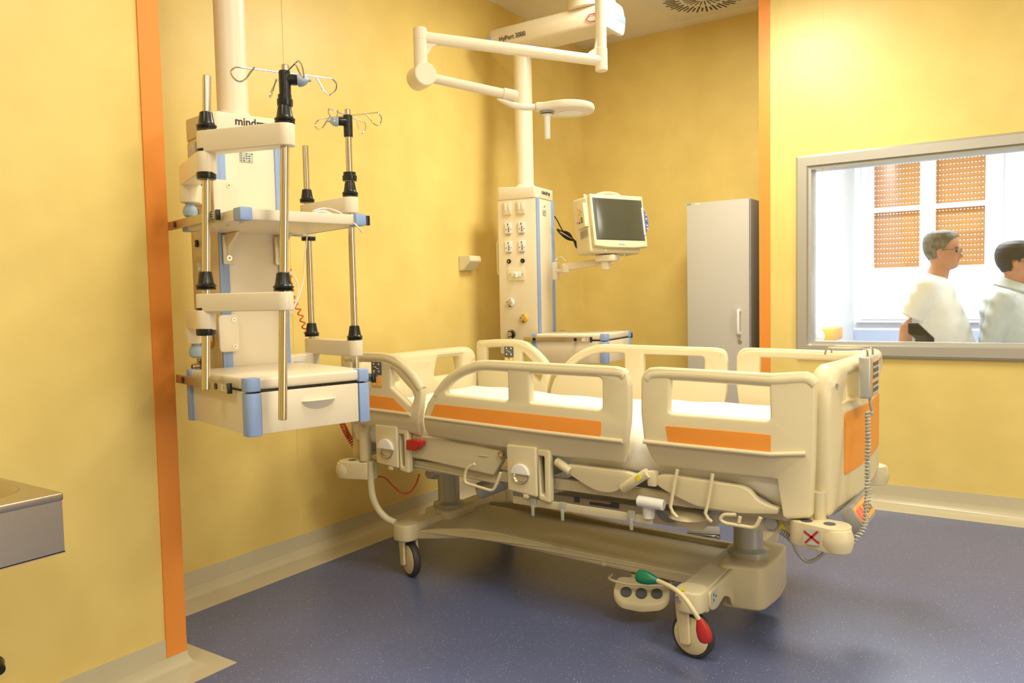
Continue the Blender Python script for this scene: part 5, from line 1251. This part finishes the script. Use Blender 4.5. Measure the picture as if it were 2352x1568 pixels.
def person(cx, cy, ztop, label, style, lean=0.0, fwdd=1.0):
    t = thing('person', label, 'person', M.Translation((cx-.06, cy, 0)))
    s = 1.0; hz_ = ztop; k = ztop/1.60
    nk = V((cx-.015, cy, ztop-.235)); sh = ztop-.305
    bd = B(); head(bd, cx, cy, ztop, s)
    loft(bd, [(V((cx-.005, cy, ztop-.19)), V((.055, 0, 0)), V((0, .055, 0))), (V((cx-.02, cy, ztop-.24)), V((.060, 0, 0)), V((0, .060, 0))), (V((cx-.045, cy, ztop-.30)), V((.075, 0, 0)), V((0, .085, 0))), (V((cx-.06, cy, ztop-.36)), V((.09, 0, 0)), V((0, .16, 0)))], 20)
    hip = ztop*.50
    loft(bd, [(V((cx-.06, cy, sh-.03)), V((.09, 0, 0)), V((0, .16, 0))), (V((cx-.05, cy, sh-.20)), V((.12, 0, 0)), V((0, .165, 0))), (V((cx-.04, cy, hip+.05)), V((.12, 0, 0)), V((0, .15, 0))), (V((cx-.06, cy, hip-.08)), V((.10, 0, 0)), V((0, .14, 0)))], 20)
    for sg, stx in ((-1, .12), (1, -.16)):
        limb(bd, [(cx-.06, cy+sg*.085, hip-.02, .085), (cx-.06+stx*.5, cy+sg*.085, hip*.52, .055), (cx-.06+stx*.7, cy+sg*.085, .30, .048), (cx-.06+stx, cy+sg*.085, .07, .036)])
        loft(bd, [(V((cx-.10+stx, cy+sg*.085, .045)), V((0, 0, .035)), V((0, .03, 0))), (V((cx+.0+stx, cy+sg*.09, .035)), V((0, 0, .03)), V((0, .042, 0))), (V((cx+.09+stx, cy+sg*.095, .022)), V((0, 0, .018)), V((0, .035, 0)))], 12)
    # arms: the camera side one at -y
    arms = style['arms']
    for sg in (-1, 1):
        S0 = V((cx-.065, cy+sg*.165, sh-.045)); E0 = S0+V(arms[0] if sg < 0 else arms[2]); W0 = E0+V(arms[1] if sg < 0 else arms[3])
        limb(bd, [(*S0, .052), (*(S0.lerp(E0, .5)), .046), (*E0, .038), (*(E0.lerp(W0, .35)), .038), (*W0, .025)])
        hand(bd, W0, (W0-E0)+V((.02, 0, -.02)), .95)
    body = remesh(bd, .0065)
    obj('body', body, SKIN, t, ang=80)
    # trousers
    tb = B()
    loft(tb, [(V((cx-.05, cy, hip+.06)), V((.135, 0, 0)), V((0, .165, 0))), (V((cx-.06, cy, hip-.04)), V((.125, 0, 0)), V((0, .165, 0))), (V((cx-.06, cy, hip-.12)), V((.11, 0, 0)), V((0, .155, 0)))], 24)
    for sg, stx in ((-1, .12), (1, -.16)):
        limb(tb, [(cx-.06, cy+sg*.08, hip-.04, .095), (cx-.06+stx*.5, cy+sg*.085, hip*.52, .075), (cx-.06+stx*.7, cy+sg*.085, .30, .065), (cx-.07+stx, cy+sg*.085, .06, .06)])
    obj('trousers', remesh(tb, .012), TROUS, t, ang=80)
    # upper garment
    g = B(); bl = style['belly']
    loft(g, [(V((cx-.040, cy, sh+.035)), V((.070, 0, -.022)), V((0, .075, 0))), (V((cx-.055, cy, sh+.005)), V((.098, 0, -.012)), V((0, .135, 0))), (V((cx-.062, cy, sh-.035)), V((.118, 0, 0)), V((0, .185, 0))), (V((cx-.055, cy, sh-.12)), V((.142, 0, 0)), V((0, .192, 0))),
             (V((cx-.045+bl*.3, cy, sh-.24)), V((.150+bl*.4, 0, 0)), V((0, .19, 0))), (V((cx-.040+bl*.6, cy, sh-.36)), V((.152+bl*.7, 0, 0)), V((0, .19, 0))), (V((cx-.040+bl*.8, cy, sh-.46)), V((.150+bl*.8, 0, 0)), V((0, .19, 0))), (V((cx-.045+bl*.6, cy, style['hem'])), V((.155+bl*.6, 0, 0)), V((0, .19, 0)))], 36)
    for sg in (-1, 1):
        S0 = V((cx-.065, cy+sg*.155, sh-.045)); E0 = S0+V(arms[0] if sg < 0 else arms[2]); W0 = E0+V(arms[1] if sg < 0 else arms[3])
        t_ = B(); bmesh.ops.create_uvsphere(t_, u_segments=20, v_segments=12, radius=.0735); t_.transform(M.Translation(S0)); merge(g, t_)
        if style['sleeve'] == 'short': q = S0.lerp(E0, .78); limb(g, [(*S0, .076), (*(S0.lerp(E0, .4)), .074), (*q, .068)])
        else: limb(g, [(*S0, .075), (*(S0.lerp(E0, .5)), .067), (*E0, .058), (*(E0.lerp(W0, .5)), .052), (*(E0.lerp(W0, .93)), .040)])
    g = remesh(g, .009)
    for v in g.verts:
        c = v.co; f = .0035*math.sin(c.z*70+c.x*40)+.003*math.sin(c.x*55-c.z*38+c.y*30)
        v.co += V((f, f*.7, 0))
    obj(style['garment'], g, style['cloth'], t, ang=80)
    h = hair_shell(cx, cy, ztop, 1.0, 0, style['hairline'], style.get('hth', .008)); obj('hair', h, style['hair'], t, ang=80)
    if style.get('collar'):
        cb_ = B(); loft(cb_, [(V((cx-.018, cy, sh+.075)), V((.068, 0, -.028)), V((0, .066, 0))), (V((cx-.03, cy, sh+.03)), V((.098, 0, -.03)), V((0, .10, 0))), (V((cx-.035, cy, sh+.015)), V((.090, 0, -.03)), V((0, .09, 0)))], 28, cap=False); obj('collar', cb_, style['cloth'], t)
    gl_ = B(); ez = ztop-.118
    for sg in (-1, 1):
        tube(gl_, [(cx-.008, cy+sg*.082, ez-.004), (cx+.03, cy+sg*.081, ez-.001), (cx+.094, cy+sg*.062, ez-.002)], .0022, 6)
        tube(gl_, [V((cx+.100, cy+sg*.033, ez-.010))+V((0, math.cos(2*math.pi*i/16)*.024, math.sin(2*math.pi*i/16)*.015)) for i in range(16)], .0016, 6, closed=True)
    tube(gl_, [(cx+.1, cy-.009, ez-.004), (cx+.1, cy+.009, ez-.004)], .0016, 6)
    go = obj('spectacles', gl_, DGREY, t)
    b_ = B()
    for sg in (-1, 1): box(b_, (cx+.100, cy+sg*.033, ez-.010), (.001, .044, .027))
    obj('lenses', b_, GLASSL, go)
    ey = B()
    for sg in (-1, 1):
        box(ey, (cx+.078, cy+sg*.036, ez+.010), (.016, .034, .006), .002)
    obj('eyebrows', ey, HAIRG if style['hair'] is HAIRG else HAIRB, t)
    ey = B()
    for sg in (-1, 1): lathe(ey, (cx+.076, cy+sg*.033, ez-.012), (1, 0, 0), [(.002, -.004), (.009, 0), (.006, .007), (.001, .009)], 12)
    obj('eyes', ey, INK, t)
    ey = B(); box(ey, (cx+.084, cy, ztop-.187), (.014, .040, .004), .0015); obj('mouth', ey, mat('lips', (.36, .12, .09), .5), t)
    return t, sh
m1 = P(2166, 530, 1, 5.6)
def lin(tab):
    def f(ca):
        ca = max(tab[0][0], min(tab[-1][0], ca))
        for (a_, va), (c2, vc) in zip(tab, tab[1:]):
            if ca <= c2: return va+(vc-va)*(ca-a_)/(c2-a_)
        return tab[-1][1]
    return f
hl1 = lin([(-1, .185), (-.35, .175), (-.22, .118), (.02, .118), (.10, .135), (.20, .120), (.32, .085), (.62, .062), (.85, .045), (1, .042)])
t1, sh1 = person(m1.x, 5.6, m1.z, 'grey-haired man in glasses and white T-shirt walking past beyond the window', dict(arms=[(-.11, -.03, -.235), (-.015, -.02, -.22), (.02, .03, -.25), (.12, -.02, -.20)], belly=.05, hem=.70, sleeve='short', garment='t_shirt', cloth=TSHIRT, hair=HAIRG, hairline=hl1))
b_ = B(); tube(b_, smooth([(m1.x+.03, 5.6-.205, sh1-.50), (m1.x+.06, 5.6-.2, sh1-.515), (m1.x+.10, 5.6-.18, sh1-.513)], 5), .004, 8); obj('pocket_trim', b_, INK, t1)
b_ = B(); W0 = V((m1.x-.065, 5.6-.165, sh1-.045))+V((-.125, -.05, -.455)); lathe(b_, W0+V((0, 0, .0)), (.1, 0, -1), [(.031, 0), (.032, .006), (.032, .02), (.03, .026)], 20); obj('wristwatch', b_, BLACK, t1)
m2_ = P(2338, 556, 1, 5.7)
hl2 = lin([(-1, .19), (-.30, .185), (-.20, .12), (.05, .12), (.14, .135), (.28, .11), (.55, .085), (.85, .055), (1, .05)])
person(m2_.x, 5.7, m2_.z, 'dark-haired person in glasses and pale grey shirt at the right edge', dict(arms=[(-.06, -.03, -.26), (.03, .0, -.24), (.02, .03, -.26), (.10, -.02, -.20)], belly=.01, hem=.86, sleeve='long', garment='shirt', cloth=SHIRTG, hair=HAIRB, hairline=hl2, hth=.014, collar=True))
m3 = P(1846, 545, 1, 5.5)
person(-1.39, 5.5, m3.z, 'person in white whose sleeve edge shows at the left end of the window', dict(arms=[(-.02, -.03, -.26), (.05, .0, -.24), (-.03, .03, -.25), (.03, -.02, -.22)], belly=.05, hem=.70, sleeve='long', garment='coat', cloth=TSHIRT, hair=HAIRB, hairline=hl2))
# desk, black screen and blue bottle behind the glass
a_ = P(2090, 742, 1, 5.2)
b_ = B(); pts = [((q := P(x, y, 1, 5.2)).x, q.z) for x, y in ((2086, 741), (2109, 741), (2146, 776), (2146, 830), (2094, 830), (2103, 778), (2086, 765))]
zmin = min(p[1] for p in pts); plate(b_, [rpoly(pts, .004)], .022, .004, lambda u, v, w_: (u, 5.2+w_, v))
t = thing('desk_screen', 'black tilted screen standing on the desk just beyond the window', 'monitor', M.Translation((pts[3][0], 5.2, .74)))
obj('screen_back', b_, BLACK, t)
b_ = B(); cx_ = (pts[3][0]+pts[4][0])/2; cyl(b_, (cx_, 5.22, .75), (cx_, 5.22, zmin+.03), .015, n=14); lathe(b_, (cx_, 5.22, .74), (0, 0, 1), [(.09, 0), (.09, .008), (.03, .014)], 28); obj('screen_stand', b_, BLACK, t)
t = thing('desk', 'white desk against the far side of the window wall', 'desk', M.Translation((0, 5.15, 0)))
obj('desk_top', bb(-1.2, 1.5, 4.87, 5.33, .71, .74, .004), OFFW, t)
for x in (-1.15, 1.45):
    for y in (4.92, 5.28): obj('leg', bb(x-.02, x+.02, y-.02, y+.02, 0, .71), MGREY, t)
q = P(2213, 790, 1, 5.3); b_ = B(); lathe(b_, (q.x, 5.3, .74), (0, 0, 1), [(.018, 0), (.02, .004), (.02, q.z-.76), (.01, q.z-.745), (.01, q.z-.73)], 20)
solo('bottle', b_, mat('blue_plastic_bottle', (.05, .08, .6), .3), 'small blue bottle on the desk right of the man in white', 'bottle', (q.x, 5.3, .74))
